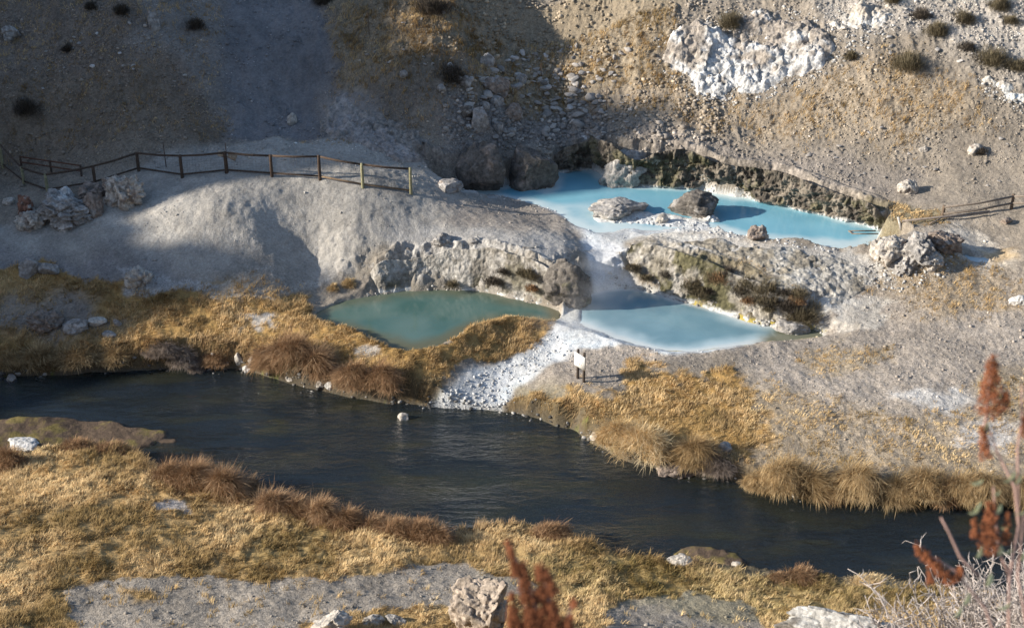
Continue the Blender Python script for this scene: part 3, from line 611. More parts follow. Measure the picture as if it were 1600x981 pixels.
# white outcrop on the right hillside and the ledge further right
def outcrop(name, pts_px, zoff, thick, seed, col, col2, lab, sub_n=170):
    P = [ground_at(x, y) for x, y in pts_px]; A = np.array(P); x0, y0 = A[:, :2].min(0)-.6; x1, y1 = A[:, :2].max(0)+.6
    nu = int((x1-x0)/.05); nv = int((y1-y0)/.04); gx_, gy_ = np.meshgrid(np.linspace(x0, x1, nu), np.linspace(y0, y1, nv)); q = np.stack([gx_.ravel(), gy_.ravel()], 1)
    wq = q+np.stack([fbm(q, 1.5, 3, seed), fbm(q, 1.5, 3, seed+4)], 1)*.35
    d = sdist(smooth_poly([tuple(a[:2]) for a in A], 1), wq[:, 0], wq[:, 1]); g = zat(q[:, 0], q[:, 1])
    F1, F2, cid = worley(q*1.1+4, seed); f1, f2, c2_ = worley(q*3.5, seed+7)
    f3, f4, c3_ = worley(q*8, seed+8); kn_ = np.sqrt(np.clip(1-f1**2*1.6, 0, 1)); kn2 = np.sqrt(np.clip(1-f3**2*1.6, 0, 1))
    h = sstep(.25, -.55, d)*(thick*(.4+.9*fbm(q, .9, 3, seed+2))+(cid-.4)*thick*.5)+ sstep(.1, -.2, d)*(kn_*c2_*.13+kn2*c3_*.09+fbm(q, 6, 3, seed+3, .6)*.05)*(.55 if 'shelf' in name else 1.)
    z = g+h-.12*sstep(-.1, .3, d)-.03
    V = np.stack([q[:, 0], q[:, 1], z], 1); hor = fbm(V, 2.5, 4, seed+9)
    V[:, 0] += sstep(.1, -.1, d)*fbm(V, 4, 3, seed+11)*.12; V[:, 1] += sstep(.1, -.1, d)*fbm(V, 4, 3, seed+13)*.12
    nf = fbm(V, 1.1, 5, seed+21, .6); c = mix(col, col2, sstep(-.25, .3, nf*1.6+(gy_.ravel()-(y0+y1)/2)/(y1-y0)*.9))
    id_ = np.arange(nu*nv).reshape(nv, nu); Fq = np.stack([id_[:-1, :-1], id_[:-1, 1:], id_[1:, 1:], id_[1:, :-1]], -1).reshape(-1, 4)
    keep = (d[Fq] < .35).any(1); Fq = Fq[keep]; us, inv = np.unique(Fq, return_inverse=True)
    o = link(name, mesh_np(name, V[us], [inv.reshape(-1, 4)], np.clip(c[us]*(1+.25*hor[us])[:, None], .02, .8), M_rock, False)); tag(o, lab, 'rock outcrop'); return o
outcrop('rock_outcrop', [(1038,70),(1060,45),(1130,30),(1210,22),(1290,40),(1305,95),(1250,118),(1200,140),(1150,158),(1105,160),(1072,140),(1078,118),(1040,108)], 0, .55, 301, (.54,.525,.50), (.30,.26,.22), 'big craggy white outcrop with brown broken top on the right hillside')
outcrop('rock_outcrop', [(1290,30),(1340,10),(1400,5),(1390,35),(1320,55)], 0, .25, 321, (.6,.57,.52), (.42,.37,.31), 'smaller pale rubble ledge at the top right of the big white outcrop')
outcrop('rock_outcrop', [(1535,128),(1565,142),(1600,158),(1640,165),(1640,150),(1590,140),(1550,122)], 0, .3, 331, (.72,.70,.64), (.5,.45,.38), 'thin white ledge near the right edge of the hillside')
outcrop('rock_shelf', [(985,396),(1040,376),(1120,374),(1230,388),(1340,404),(1365,440),(1310,480),(1250,450),(1150,415),(1060,400)], 0, .07, 351, (.385,.36,.32), (.25,.22,.175), 'broad pale crusty rock shelf between the upper pool and the blue lower pool')
outcrop('rock_shelf', [(560,420),(620,392),(700,380),(800,382),(880,392),(900,412),(800,418),(690,416),(600,430)], 0, .05, 361, (.36,.335,.295), (.27,.24,.205), 'cracked pale crust on the front of the knoll above the green lower pool')
outcrop('rock_outcrop', [(500,180),(525,150),(560,170),(640,205),(700,240),(690,270),(640,262),(560,225),(505,215)], 0, .12, 341, (.30,.27,.25), (.24,.215,.19), 'eroded grey slump wall between the grey gully and the fence knoll')

# ------------------------------------------------------------------ cliffs round the pools (ribbons following the shore)
def ribbon(name, shore_px, lev, lipd, back, seed, cols, amp=.22, over=.15, mossy=0., hmul=1.0, blk=1.):
    P = np.array([unproj(x, y, lev) for x, y in shore_px]); seg = np.linalg.norm(np.diff(P, axis=0), axis=1); s = np.r_[0, np.cumsum(seg)]
    n = int(s[-1]/.035); t = np.linspace(0, s[-1], n); x = np.interp(t, s, P[:, 0]); y = np.interp(t, s, P[:, 1])
    k = 25; ker = np.ones(k)/k; xs = np.convolve(np.pad(x, k//2, 'edge'), ker, 'valid'); ys = np.convolve(np.pad(y, k//2, 'edge'), ker, 'valid')
    tx, ty = np.gradient(xs), np.gradient(ys); ln = np.hypot(tx, ty); nx_, ny_ = -ty/ln, tx/ln       # normal away from the water (shore listed left to right, land behind)
    sgn = 1 if lookup(GX, GY, SDK(lev, xs, ys), (xs+nx_*.5), (ys+ny_*.5)).mean() > 0 else -1
    nx_, ny_ = nx_*sgn, ny_*sgn
    lip = zat(xs+nx_*(lipd+.35), ys+ny_*(lipd+.35)); lip = np.convolve(np.pad(lip, k//2, 'edge'), ker, 'valid')
    m_ = 64; u = np.linspace(0, 1, m_); UU, TT = np.meshgrid(u, t); 
    a = np.clip(UU/.62, 0, 1); b_ = np.clip((UU-.62)/.38, 0, 1)
    dd = -.06+lipd*a**.8 - over*np.sin(a*math.pi)*0 + over*(a-1)*0 + b_*back
    zz = lev-.25+(lip[:, None]-lev+.25)*a
    dd = np.where(a < 1, dd-over*np.sin(a*math.pi*.5)**3+over*0, dd-over*(1-b_)); 
    xx_ = xs[:, None]+nx_[:, None]*dd; yy_ = ys[:, None]+ny_[:, None]*dd
    gz = zat(xx_.ravel(), yy_.ravel()).reshape(xx_.shape)
    zt = gz+.05-.25*sstep(.55, 1, b_); zz = np.where(b_ > 0, lip[:, None]*(1-sstep(0, .35, b_))+zt*sstep(0, .35, b_), zz)
    V = np.stack([xx_.ravel(), yy_.ravel(), zz.ravel()], 1)
    vw = V+np.stack([fbm(V, 1.2, 3, seed+61), fbm(V, 1.2, 3, seed+62), fbm(V, 1.2, 3, seed+63)], 1)*.35; F1, F2, cid = worley(vw*np.array([1.3,1.3,2.6])+seed, seed); f1, f2, c2_ = worley(vw*np.array([4.,4.,6.5])+seed, seed+5)
    dis = blk*((cid-.45)*amp*.9+(c2_-.5)*amp*.45+np.minimum(F2-F1, .2)*amp*.7)+fbm(V*np.array([1,1,.6]), 2.6, 6, seed+9, .62, ridged=True)*amp*1.0+fbm(V, .55, 3, seed+3)*amp*2.6
    fade = (sstep(0, .12, UU)*(1-sstep(.6, .8, UU)*.85)*(1-sstep(.8, 1, UU))).ravel()*np.repeat(np.clip(np.minimum(t, t[-1]-t)/.5, 0, 1), m_)
    out = np.stack([-np.repeat(nx_, m_)*(1-b_.ravel()*.8), -np.repeat(ny_, m_)*(1-b_.ravel()*.8), .15+.8*sstep(.5, .75, UU.ravel())], 1); out /= np.linalg.norm(out, axis=1)[:, None]
    V = V+out*(dis*fade)[:, None]; ef = np.repeat(sstep(0, .7, np.minimum(t, t[-1]-t)), m_); V[:, 2] -= (1-ef)*.45; V[:, 1] += (1-ef)*.25
    nn = fbm(V, 1.6, 5, seed+31, .65); n2 = fbm(V, .9, 4, seed+35, .6)
    c = mix(cols[0], cols[1], sstep(-.2, .25, nn)); c = mix2(c, cols[2], sstep(.05, .3, n2)*mossy)
    # mineral crust just above the waterline
    c = mix2(c, (.62,.61,.58), (1-sstep(.04, .16, V[:, 2]-lev+nn*.12))*.9)
    lipc = lookup3(V[:, 0], V[:, 1]); c = mix2b(c, lipc, sstep(.62, .8, UU.ravel()+nn*.15))
    id_ = np.arange(n*m_).reshape(n, m_); Fq = np.stack([id_[:-1, :-1], id_[1:, :-1], id_[1:, 1:], id_[:-1, 1:]], -1).reshape(-1, 4)
    return tag(link(name, mesh_np(name, V, [Fq], np.clip(c*(1+.2*nn)[:, None], .01, .8), M_rock, False)), kind='structure'), V, UU.ravel()
def SDK(lev, xs, ys):
    if lev == Z_UP: return SD['U']
    if lev == Z_RIV: return SD['R']
    return SD['P'] if xs.mean() > 1.8 else SD['L']
def lookup3(x, y): return np.stack([lookup(GX, GY, COL[..., k], x, y) for k in range(3)], 1)
def mix2b(c, b, t): t = np.clip(t, 0, 1)[:, None]; return c*(1-t)+b*t
DK = ((.085,.072,.058), (.20,.17,.135), (.085,.08,.035))
rib = []
rib.append(ribbon('cliff', [(860,268),(900,265),(932,266),(945,278),(985,291),(1040,291),(1080,294),(1130,305),(1190,312),(1240,321),(1290,335),(1340,347),(1378,358),(1392,368)], Z_UP, .22, .9, 401, DK, .28, .40, .6))
rib.append(ribbon('cliff', [(950,432),(960,447),(1000,452),(1040,466),(1090,478),(1130,490),(1180,508),(1230,513),(1284,516)], Z_LOW, .95, 1.1, 411, ((.23,.205,.165), (.37,.34,.30), (.10,.09,.045)), .12, 0., .95, blk=.7))
rib.append(ribbon('cliff', [(570,463),(640,455),(700,453),(760,457),(800,467),(850,478),(878,482),(902,472),(922,456),(928,440)], Z_LOW, .6, .8, 421, ((.25,.225,.19), (.37,.345,.31), (.12,.105,.06)), .075, 0., .6, blk=.35))

# ------------------------------------------------------------------ loose stones: many small, some individual
NV = 10; talus_mesh = []
for k in range(NV):
    base = [(.34,.31,.28), (.27,.245,.22), (.42,.39,.36)][k % 3]
    talus_mesh.append(rock_mesh(500+k, 3, (1, .85, .7), base, 9, .07, 2., None, M_talus))
def inpoly_px(poly, cnt, seed):
    rg = np.random.default_rng(seed); P = np.array(poly, float); lo, hi = P.min(0), P.max(0); out = []
    while len(out) < cnt:
        q = rg.uniform(lo, hi, (cnt*2, 2)); d = sdist(poly, q[:, 0], q[:, 1]); out += list(q[d < 0])
    return out[:cnt]
fields = [ # polygon px, count, size px lo/hi, label, group, tone
 ([(700,110),(930,110),(950,230),(860,215),(720,215)], 150, 7, 19, 'grey block lying in the shaded talus above the brown pool boulders', 'blocks of the shaded talus'),
 ([(760,90),(1000,60),(960,130),(820,140)], 70, 6, 13, 'pale block on the sunlit golden slope above the talus', 'blocks on the sunlit golden slope'),
 ([(850,150),(1010,150),(990,225),(870,215)], 50, 4, 10, 'small dark grey stone in the shadow band above the upper pool', 'stones in the shadow band'),
 ([(560,20),(760,20),(700,110),(560,110)], 16, 5, 9, 'small stone on the shaded golden slope above the gully', 'stones on the shaded golden slope'),
 ([(10,60),(250,20),(300,130),(120,150),(20,170)], 34, 4, 9, 'small stone on the shaded upper left slope', 'stones on the upper left slope'),
 ([(1300,0),(1590,0),(1590,120),(1450,110),(1330,70)], 40, 5, 10, 'pale stone between bushes on the upper right hillside', 'stones on the upper right hillside'),
 ([(1150,200),(1590,190),(1590,300),(1250,280)], 36, 4, 9, 'pale stone on the bare lower right hillside', 'stones on the lower right hillside'),
]
def scatter_obj(me, x, y, s, name, lab, cat, grp, sink=.3, flat=.75):
    z = float(zat(x, y)[0]); o = link(name, me, None, (x, y, z+s*(.5-sink)*flat), (random.uniform(-.4, .4), random.uniform(-.4, .4), random.uniform(0, 6.3)), (s, s*random.uniform(.7, 1.), s*flat*random.uniform(.7, 1.1)))
    return tag(o, lab, cat, grp)
for fi, (poly, cnt, lo, hi, lab, grp) in enumerate(fields):
    for (px, py) in inpoly_px(poly, cnt, 900+fi):
        p = ground_at(px, py); s = mpp(p)*random.uniform(lo, hi)*.5*random.choice((1, 1, .8, 1.25)); scatter_obj(random.choice(talus_mesh), p[0], p[1], s, 'stone', lab, 'stone', grp)

def merged_rocks(name, P, S, tones, seed, sub=1):
    """one pebble sheet: P (n,3), S (n,)"""
    V0, F0 = ico(sub); rg = np.random.default_rng(seed); n = len(P); nv = len(V0)
    V = V0[None]*(1+rg.uniform(-.28, .28, (n, nv, 1)))
    V = V*rg.uniform(.55, 1.15, (n, 1, 3))*np.array([1, 1, .75]); a = rg.uniform(0, 6.28, n); c, s = np.cos(a)[:, None], np.sin(a)[:, None]
    x = V[..., 0]*c-V[..., 1]*s; y = V[..., 0]*s+V[..., 1]*c; V = np.stack([x, y, V[..., 2]], -1)*S[:, None, None]+P[:, None]
    F = (F0[None]+(np.arange(n)*nv)[:, None, None]).reshape(-1, 3); col = np.repeat(tones, nv, 0)
    return mesh_np(name, V.reshape(-1, 3), [F], col, M_peb, False)
# gravel: density from the pebble map, finer toward the flats
nP = 420000; px_ = RNG.uniform(-23, 23, nP); py_ = RNG.uniform(28.5, 67, nP)
gv = lookup(GX, GY, GRV, px_, py_)*(1-.85*lookup(GX, GY, GRASS, px_, py_)); sdm_ = np.minimum.reduce([lookup(GX, GY, SD[k], px_, py_) for k in 'UPLRS'])
vis = np.abs(px_) < .385*(py_*.891+11.4)+.5
keep = (RNG.random(nP) < gv**1.5*np.where(py_ > 54, .75, np.where(py_ > 41, .3, .18)))&(sdm_ > .02)&vis; px_, py_ = px_[keep], py_[keep]
clus = fbm(np.stack([px_, py_], 1), 1.2, 4, 211, .6)
keep = RNG.random(len(px_)) < np.clip(.5+clus*1.6, .08, 1); px_, py_, clus = px_[keep], py_[keep], clus[keep]
sz = .012+.03*RNG.random(len(px_))**3+(py_ > 54)*.022*RNG.random(len(px_))**2+(py_ > 53)*.02*RNG.random(len(px_)) + .05*(RNG.random(len(px_)) < .02)+.03*(py_ > 56)*(RNG.random(len(px_)) < .12)+(py_ > 57)*(px_ > -3)*(px_ < 9)*(RNG.random(len(px_)) < .35)*RNG.uniform(.03, .10, len(px_))
tn = lookup3(px_, py_)*(RNG.uniform(.75, 1.3, len(px_))+.9*(py_ > 55)*(RNG.random(len(px_)) < .10)-.15*(py_ < 36))[:, None]; tn = np.clip(tn+.02, .03, .7)
tag(link('gravel', merged_rocks('gravel', np.stack([px_, py_, zat(px_, py_)+sz*.15], 1), sz, tn, 5)), kind='stuff')
print('pebbles', len(px_))
# white sinter nodules in the outflow channel
q = inpoly_px([(860,520),(830,548),(760,580),(700,607),(660,636),(730,645),(790,640),(800,605),(850,572),(900,545)], 420, 77)
q += inpoly_px([(1000,535),(1180,515),(1150,545),(1000,550)], 60, 78)+inpoly_px([(950,330),(1010,338),(1100,350),(1200,372),(1320,388),(1300,395),(1100,365),(960,350)], 260, 79)
G3 = np.array([ground_at(*a) for a in q]); sz = .02+.055*RNG.random(len(G3))**2.5
tag(link('sinter_rubble', merged_rocks('sinter', G3, sz, np.clip(RNG.uniform(.28, .6, (len(G3), 1))*np.array([[1, .99, .97]]), 0, .8), 8, 2)), kind='stuff')

# ------------------------------------------------------------------ grass
def blades(P, Ln, W, az, lean, col, curl=.6, segs=2, tipcol=None):
    """P (n,3) roots; returns V, quads, tris, colours"""
    n = len(P); d = np.stack([np.cos(az), np.sin(az)], 1); sdv = np.stack([-d[:, 1], d[:, 0]], 1)
    V = []; cols = []; pos = P.copy(); ang = lean.copy()
    for k in range(segs+1):
        wk = W*(1-k/(segs+.0))*.5 if k < segs else None
        if k < segs:
            wk = W*.5*(1-.35*k/segs)
            V += [pos-np.c_[sdv*wk[:, None], np.zeros(n)], pos+np.c_[sdv*wk[:, None], np.zeros(n)]]; cols += [col*(.9+.2*k/segs)]*2
        else: V += [pos]; cols += [col*1.1]
        st = Ln/segs; pos = pos+np.c_[d*(np.sin(ang)*st)[:, None], np.cos(ang)*st]; ang = ang+curl*(1+0*ang)/segs
    m_ = 2*segs+1; V = np.stack(V, 1).reshape(-1, 3); cc = np.stack(cols, 1).reshape(-1, 3); b = (np.arange(n)*m_)[:, None]
    Q = np.concatenate([b+np.array([2*k, 2*k+1, 2*k+3, 2*k+2]) for k in range(segs-1)]) if segs > 1 else np.zeros((0, 4), int)
    T = b+np.array([2*segs-2, 2*segs-1, 2*segs]); return V, Q, T, cc
def pal(t, a, b, c):
    a, b, c = map(np.array, (a, b, c)); t = t[:, None]; return np.where(t < .5, a*(1-2*t)+b*2*t, b*(2-2*t)+c*(2*t-1))
nC = 260000; gx1 = RNG.uniform(-24, 24, nC); gy1 = RNG.uniform(28.3, 64, nC)
dn = lookup(GX, GY, GRASS, gx1, gy1); vis = np.abs(gx1) < .385*(gy1*.891+11.4)+.5
kp = (RNG.random(nC) < dn)&vis; gx1, gy1 = gx1[kp], gy1[kp]
q = np.stack([gx1, gy1], 1); cl = fbm(q, 2.2, 3, 221, .6); kp = RNG.random(len(q)) < np.clip(.75+cl*1.5, .15, 1); q = q[kp]; cl = cl[kp]
nb = 9; Q_ = np.repeat(q, nb, 0)+RNG.normal(0, .05, (len(q)*nb, 2)); clr = np.repeat(cl, nb)
shr = sstep(.9, .1, lookup(GX, GY, SD['R'], q[:, 0], q[:, 1]))*(1-sstep(2.2, 1.2, np.hypot(q[:, 0]-4.3, q[:, 1]-39.8)))*np.clip(.5+fbm(q, 1., 2, 251)*2, 0, 1); hh = np.repeat(np.maximum(lookup(GX, GY, GH, q[:, 0], q[:, 1]), .07)*(1+1.1*shr), nb)
flow = fbm(q, .7, 3, 231)*3.2+RNG.normal(0, .9, len(q)); az = np.repeat(flow, nb)+RNG.normal(0, .6, len(Q_))+.2
Ln = hh*RNG.uniform(.6, 1.5, len(Q_))*(1+clr*.8); lean = np.abs(RNG.normal(.55, .35, len(Q_)))
tt = np.clip(.5+fbm(q, .5, 4, 241, .6)*1.3+RNG.normal(0, .16, len(q)), 0, 1); col = pal(tt, (.29,.205,.09), (.49,.35,.18), (.70,.54,.31))
gn = lookup(GX, GY, GRN, q[:, 0], q[:, 1])*RNG.random(len(q)); col = col*(1-gn[:, None])+np.array((.17,.155,.045))*gn[:, None]
north = sstep(40, 43, q[:, 1])[:, None]; col = col*(north+(1-north)*np.array((1.14,1.12,1.08))); col = col*(1-north*.35)+col*np.array((1.03,.88,.68))*north*.35
col = col*(1-.7*shr[:, None])+np.array((.36,.23,.125))*.7*shr[:, None]; col = np.repeat(col, nb, 0)*RNG.uniform(.7, 1.2, (len(Q_), 1))
Vb, Qb, Tb, Cb = blades(np.c_[Q_, zat(Q_[:, 0], Q_[:, 1])-.01], Ln, RNG.uniform(.010, .020, len(Q_)), az, lean, col, .9)
tag(link('dry_grass', mesh_np('dry_grass', Vb, [Qb, Tb], Cb, M_grass)), kind='stuff'); print('blades', len(Q_))

def tussock_mesh(seed, rx, ry, h, nbl, c0, c1, c2, W=(.007, .014), droop=1.6, up=0., fall=-1.57):
    rg = np.random.default_rng(seed); rx = max(rx-.3*h, .5*rx); ry = max(ry-.25*h, .5*ry); ns = int(5+rx*9); 
    a = rg.uniform(0, 6.283, ns); r = rg.random(ns)**.5; sc_ = np.c_[np.cos(a)*r*rx*.8, np.sin(a)*r*ry*.8]; saz = rg.normal(fall, 1.1, ns); sl = rg.uniform(.1, .9, ns)*(1-up*.5); sh = rg.uniform(.6, 1.15, ns); st = rg.normal(.5, .2, ns)
    k = rg.integers(0, ns, nbl); rr = (.16+.25*rx)*rg.random(nbl)**.5; aa = rg.uniform(0, 6.283, nbl)
    P = np.c_[sc_[k, 0]+rr*np.cos(aa)*1.4, sc_[k, 1]+rr*np.sin(aa)*1.2, np.zeros(nbl)]; fl = fbm(P+seed, 1.9, 3, seed); e = np.clip(1-(P[:, 0]/(rx*1.1))**2-(P[:, 1]/(ry*1.1))**2, 0, 1); P[:, 2] = e**.7*h*.55-.05
    fa = fall+fl*3.6+(saz[k]-fall)*.35; mx_ = np.cos(fa)*(.25+sl[k])+P[:, 0]/rx*.35+rg.normal(0, .45, nbl); my_ = np.sin(fa)*(.25+sl[k])+P[:, 1]/ry*.3+rg.normal(0, .45, nbl)
    az = np.arctan2(my_, mx_); lean = np.clip(np.hypot(mx_, my_)*(1-up*.45), 0, 1.25); Ln = h*sh[k]*rg.uniform(.2, 1., nbl)*(1+.35*(rg.random(nbl) < .06))
    t = np.clip(st[k]+rg.normal(0, .22, nbl), 0, 1); col = pal(t, c0, c1, c2)*rg.uniform(.7, 1.25, (nbl, 1))
    V, Q, T, cc = blades(P, Ln, rg.uniform(*W, nbl), az, lean, col, droop*rg.uniform(.1, 1.3, nbl), 4)
    return mesh_np('tussock', V, [Q, T], cc, M_grass)
RUS = ((.18,.10,.05), (.36,.22,.12), (.52,.36,.21)); STR = ((.42,.28,.13), (.70,.52,.28), (.85,.70,.45)); GRY = ((.17,.13,.10), (.28,.22,.175), (.38,.31,.25)); TAN = ((.25,.16,.075), (.46,.32,.16), (.62,.47,.27))
tuss = [ # px, base py, width px, height px, palette, label
 (452,594,92,62,RUS,'first broad russet tussock on the north river bank, with a hollow top'), (494,590,50,46,RUS,'smaller russet tussock joined to the right of the hollow-topped one'),
 (415,584,40,40,RUS,'dark russet tussock left of the hollow-topped one'),
 (555,616,64,56,RUS,'broad russet tussock left half of the big clump above the waterline'), (600,620,62,52,RUS,'broad russet tussock right half of the big clump above the waterline'),
 (255,574,46,30,GRY,'grey-brown drooping sedge mound on the shaded north bank, leftmost of three'), (285,575,40,30,GRY,'grey-brown drooping sedge mound, middle of three'), (308,577,30,22,GRY,'small grey-brown drooping sedge mound, rightmost of three'),
 (335,576,36,26,RUS,'dark tussock between the grey sedge mounds and the pale bank rocks'),
 (60,580,60,34,TAN,'tan tussock at the left end of the north bank'), (120,582,60,34,TAN,'shaggy tan tussock on the north bank under the meadow stones'), (180,580,44,28,TAN,'low tan tussock left of the grey sedge mounds'), (18,584,50,26,TAN,'low tan tussock at the picture edge on the north bank'),
 (968,704,66,62,STR,'bright upright straw tussock left half of the pair at the waterline'), (1003,728,92,64,STR,'bright straw tussock sweeping right down to the water'),
 (1085,738,64,50,TAN,'rounded tan tussock right of the bright straw pair'), (1116,742,44,38,GRY,'greyish tussock in the shadow right of the rounded tan one'),
 (1225,776,84,54,TAN,'wide drooping tussock with green foot on the right north bank'), (1268,779,56,48,TAN,'darker tussock leaning on the wide green-footed one'),
 (1345,784,86,54,TAN,'drooping tussock in the middle of the right north bank'), (1305,782,46,46,RUS,'dark drooping tussock left of the middle one on the right bank'),
 (1445,788,84,50,TAN,'drooping tussock left of the gap behind the red seed stalks'), (1480,790,44,44,RUS,'dark tussock in the gap behind the red seed stalks'), (1500,790,60,46,TAN,'tan tussock between the gap and the seed stalks'), (1400,786,50,44,TAN,'low tan tussock right of the middle one on the right bank'), (1185,766,40,36,TAN,'small tan tussock at the left end of the right north bank'), (1535,791,76,52,TAN,'drooping tussock behind the red seed stalks'), (1595,793,60,52,TAN,'drooping tussock at the right edge of the far bank'),
 (1250,908,60,28,RUS,'low russet tussock on the near bank right of the mossy shoal'), (1215,905,30,16,RUS,'tiny russet tuft left of the low russet tussock'),
 (860,840,60,26,RUS,'thin russet tuft on the near bank above the river bend'),
 (12,728,50,40,RUS,'russet tuft at the left edge of the near bank'), (170,706,60,22,RUS,'thin russet fringe behind the near bank meadow, left part'), (120,703,50,18,RUS,'thin russet fringe beside the weedy shoal'),
 (1360,914,60,18,STR,'pale tuft on the near bank rim left of the dead bush'),
]
row = [(262,752,60,44),(300,762,66,50),(345,770,66,52),(390,782,60,56),(425,800,64,60),(462,806,50,48),(500,814,56,40),(540,822,56,36),(580,828,56,36),(620,835,58,38),(655,842,56,40),(684,848,48,46)]
for k, (a, b, c_, d_) in enumerate(row):
    tuss.append((a, b, c_, d_, RUS, None))
tl_ = []
for k, (px, py, wp, hp, pl, lab) in enumerate(tuss):
    p = ground_at(px, py); s = mpp(p); W = wp*s; H = hp*s/.9
    q = (p[0], p[1]+W*.15); z = float(zat(*q)[0])
    me = tussock_mesh(700+k, W*.52, W*.36, H*random.uniform(.5, .8), int(2000+wp*50), *pl, droop=1.9 if 'droop' in (lab or '') else 1.3, up=.5 if pl is STR else (.35 if py > 690 and px < 900 or py > 800 else 0), fall=-1.57 if py < 800 and px > 350 else -.6)
    o = link('tussock', me, None, (q[0], q[1], max(z, p[2])-.04))
    if lab: tag(o, lab, 'grass tussock')
    else: tag(o, 'russet sedge tussock in the long row along the near river bank', 'grass tussock', 'russet tussocks in a row along the near bank')

# ------------------------------------------------------------------ bushes on the slopes
def bush_mesh(seed, r, h, ntw, c0, c1, c2, W=(.008, .016), ln=.35):
    rg = np.random.default_rng(seed); d = rg.normal(size=(ntw, 3)); d[:, 2] = np.abs(d[:, 2])*1.; d /= np.linalg.norm(d, axis=1)[:, None]
    rr = rg.uniform(.25, .95, ntw)*(1+.85*fbm(d, 1.6, 3, seed)); P = d*rr[:, None]*np.array([r, r, h]); az = np.arctan2(d[:, 1], d[:, 0])+rg.normal(0, .7, ntw); lean = np.arccos(np.clip(d[:, 2], 0, 1))*.7+rg.normal(0, .35, ntw)
    t = np.clip(rg.normal(.5, .25, ntw), 0, 1); V, Q, T, cc = blades(P, ln*r*rg.uniform(.6, 1.3, ntw), rg.uniform(*W, ntw), az, lean, pal(t, c0, c1, c2), .3, 2)
    # woody stems
    V2 = []; 
    nst = 26; a = rg.uniform(0, 6.28, nst); Vs, Qs, Ts, Cs = blades(np.zeros((nst, 3)), np.full(nst, (r+h)*.5), np.full(nst, .03), a, rg.uniform(.1, 1.3, nst), np.tile(np.array((.12,.09,.07)), (nst, 1)), .3, 3)
    n0 = len(V); V = np.r_[V, Vs]; cc = np.r_[cc, Cs]
    return V, [np.r_[Q, Qs+n0], np.r_[T, Ts+n0]], cc
OL = ((.08,.066,.042), (.17,.14,.088), (.29,.24,.155)); DKB = ((.045,.038,.032), (.09,.075,.06), (.17,.14,.11))
bushes = [(1140,44,40,30,OL,'brown bush growing above the big white outcrop'), (1418,108,64,26,OL,'wide dark olive bush in the middle of the right hillside'), (1550,102,56,26,OL,'largest olive bush on the right hillside'),
 (1590,110,34,20,OL,'olive bush at the right edge next to the largest one'), (1465,56,40,24,OL,'olive bush in the diagonal row, lower one'), (1508,36,34,22,OL,'olive bush in the diagonal row, middle one'), (1562,16,40,22,OL,'olive bush at the top right of the diagonal row'),
 (1395,4,30,14,OL,'bush cut by the top edge of the picture'), (1330,92,26,14,OL,'small brown bush left of the wide olive bush'), (1512,78,26,12,DKB,'low grey bush left of the largest olive bush'), (1440,28,34,14,DKB,'low dark bush above the diagonal row'), (1580,36,24,14,OL,'small bush below the top right bush'),
 (306,46,26,20,DKB,'dark round bush on the upper left slope'), (190,22,28,18,DKB,'dark bush near the top left'), (105,80,20,12,DKB,'small dark bush left of the upper left slope'), (142,14,24,12,DKB,'dark bush touching the top left edge'), (42,180,40,34,DKB,'thin dark shrub in the shaded left slope'), (505,6,34,14,DKB,'dark bush at the top edge above the gully'),
 (708,128,44,32,DKB,'dark shrub with a white stone above the talus'), (675,20,60,24,DKB,'bare dark shrub at the top middle'), (1530,240,26,12,DKB,'low dark bush behind the tan stone on the right hillside'),
 (545,447,24,14,STR,'bright golden tuft by the green pool'), (520,452,18,10,STR,'small golden tuft left of the bright tuft by the green pool'), (1250,500,60,24,OL,'dark olive shrub hanging over the arm of the blue lower pool'), (1060,425,60,22,OL,'olive brush on the face above the blue lower pool'), (1120,438,50,20,OL,'brown-green brush right of the first on the face above the blue pool'), (1195,455,60,20,OL,'green brush low on the face above the blue pool'), (1095,460,40,18,OL,'brown brush near the waterline of the blue pool')]
for k, (px, py, wp, hp, pl, lab) in enumerate(bushes):
    p = ground_at(px, max(py, 2)); s = mpp(p); W = wp*s; H = hp*s/.9
    V, Fc, cc = bush_mesh(800+k, W*.56, H*.7, int(1500+wp*40), *pl)
    tag(link('shrub' if pl is not STR else 'grass_tuft', mesh_np('shrub', V, Fc, cc, M_twig), None, (p[0], p[1]+W*.1, p[2]-.03)), lab, 'shrub' if pl is not STR else 'grass tuft')

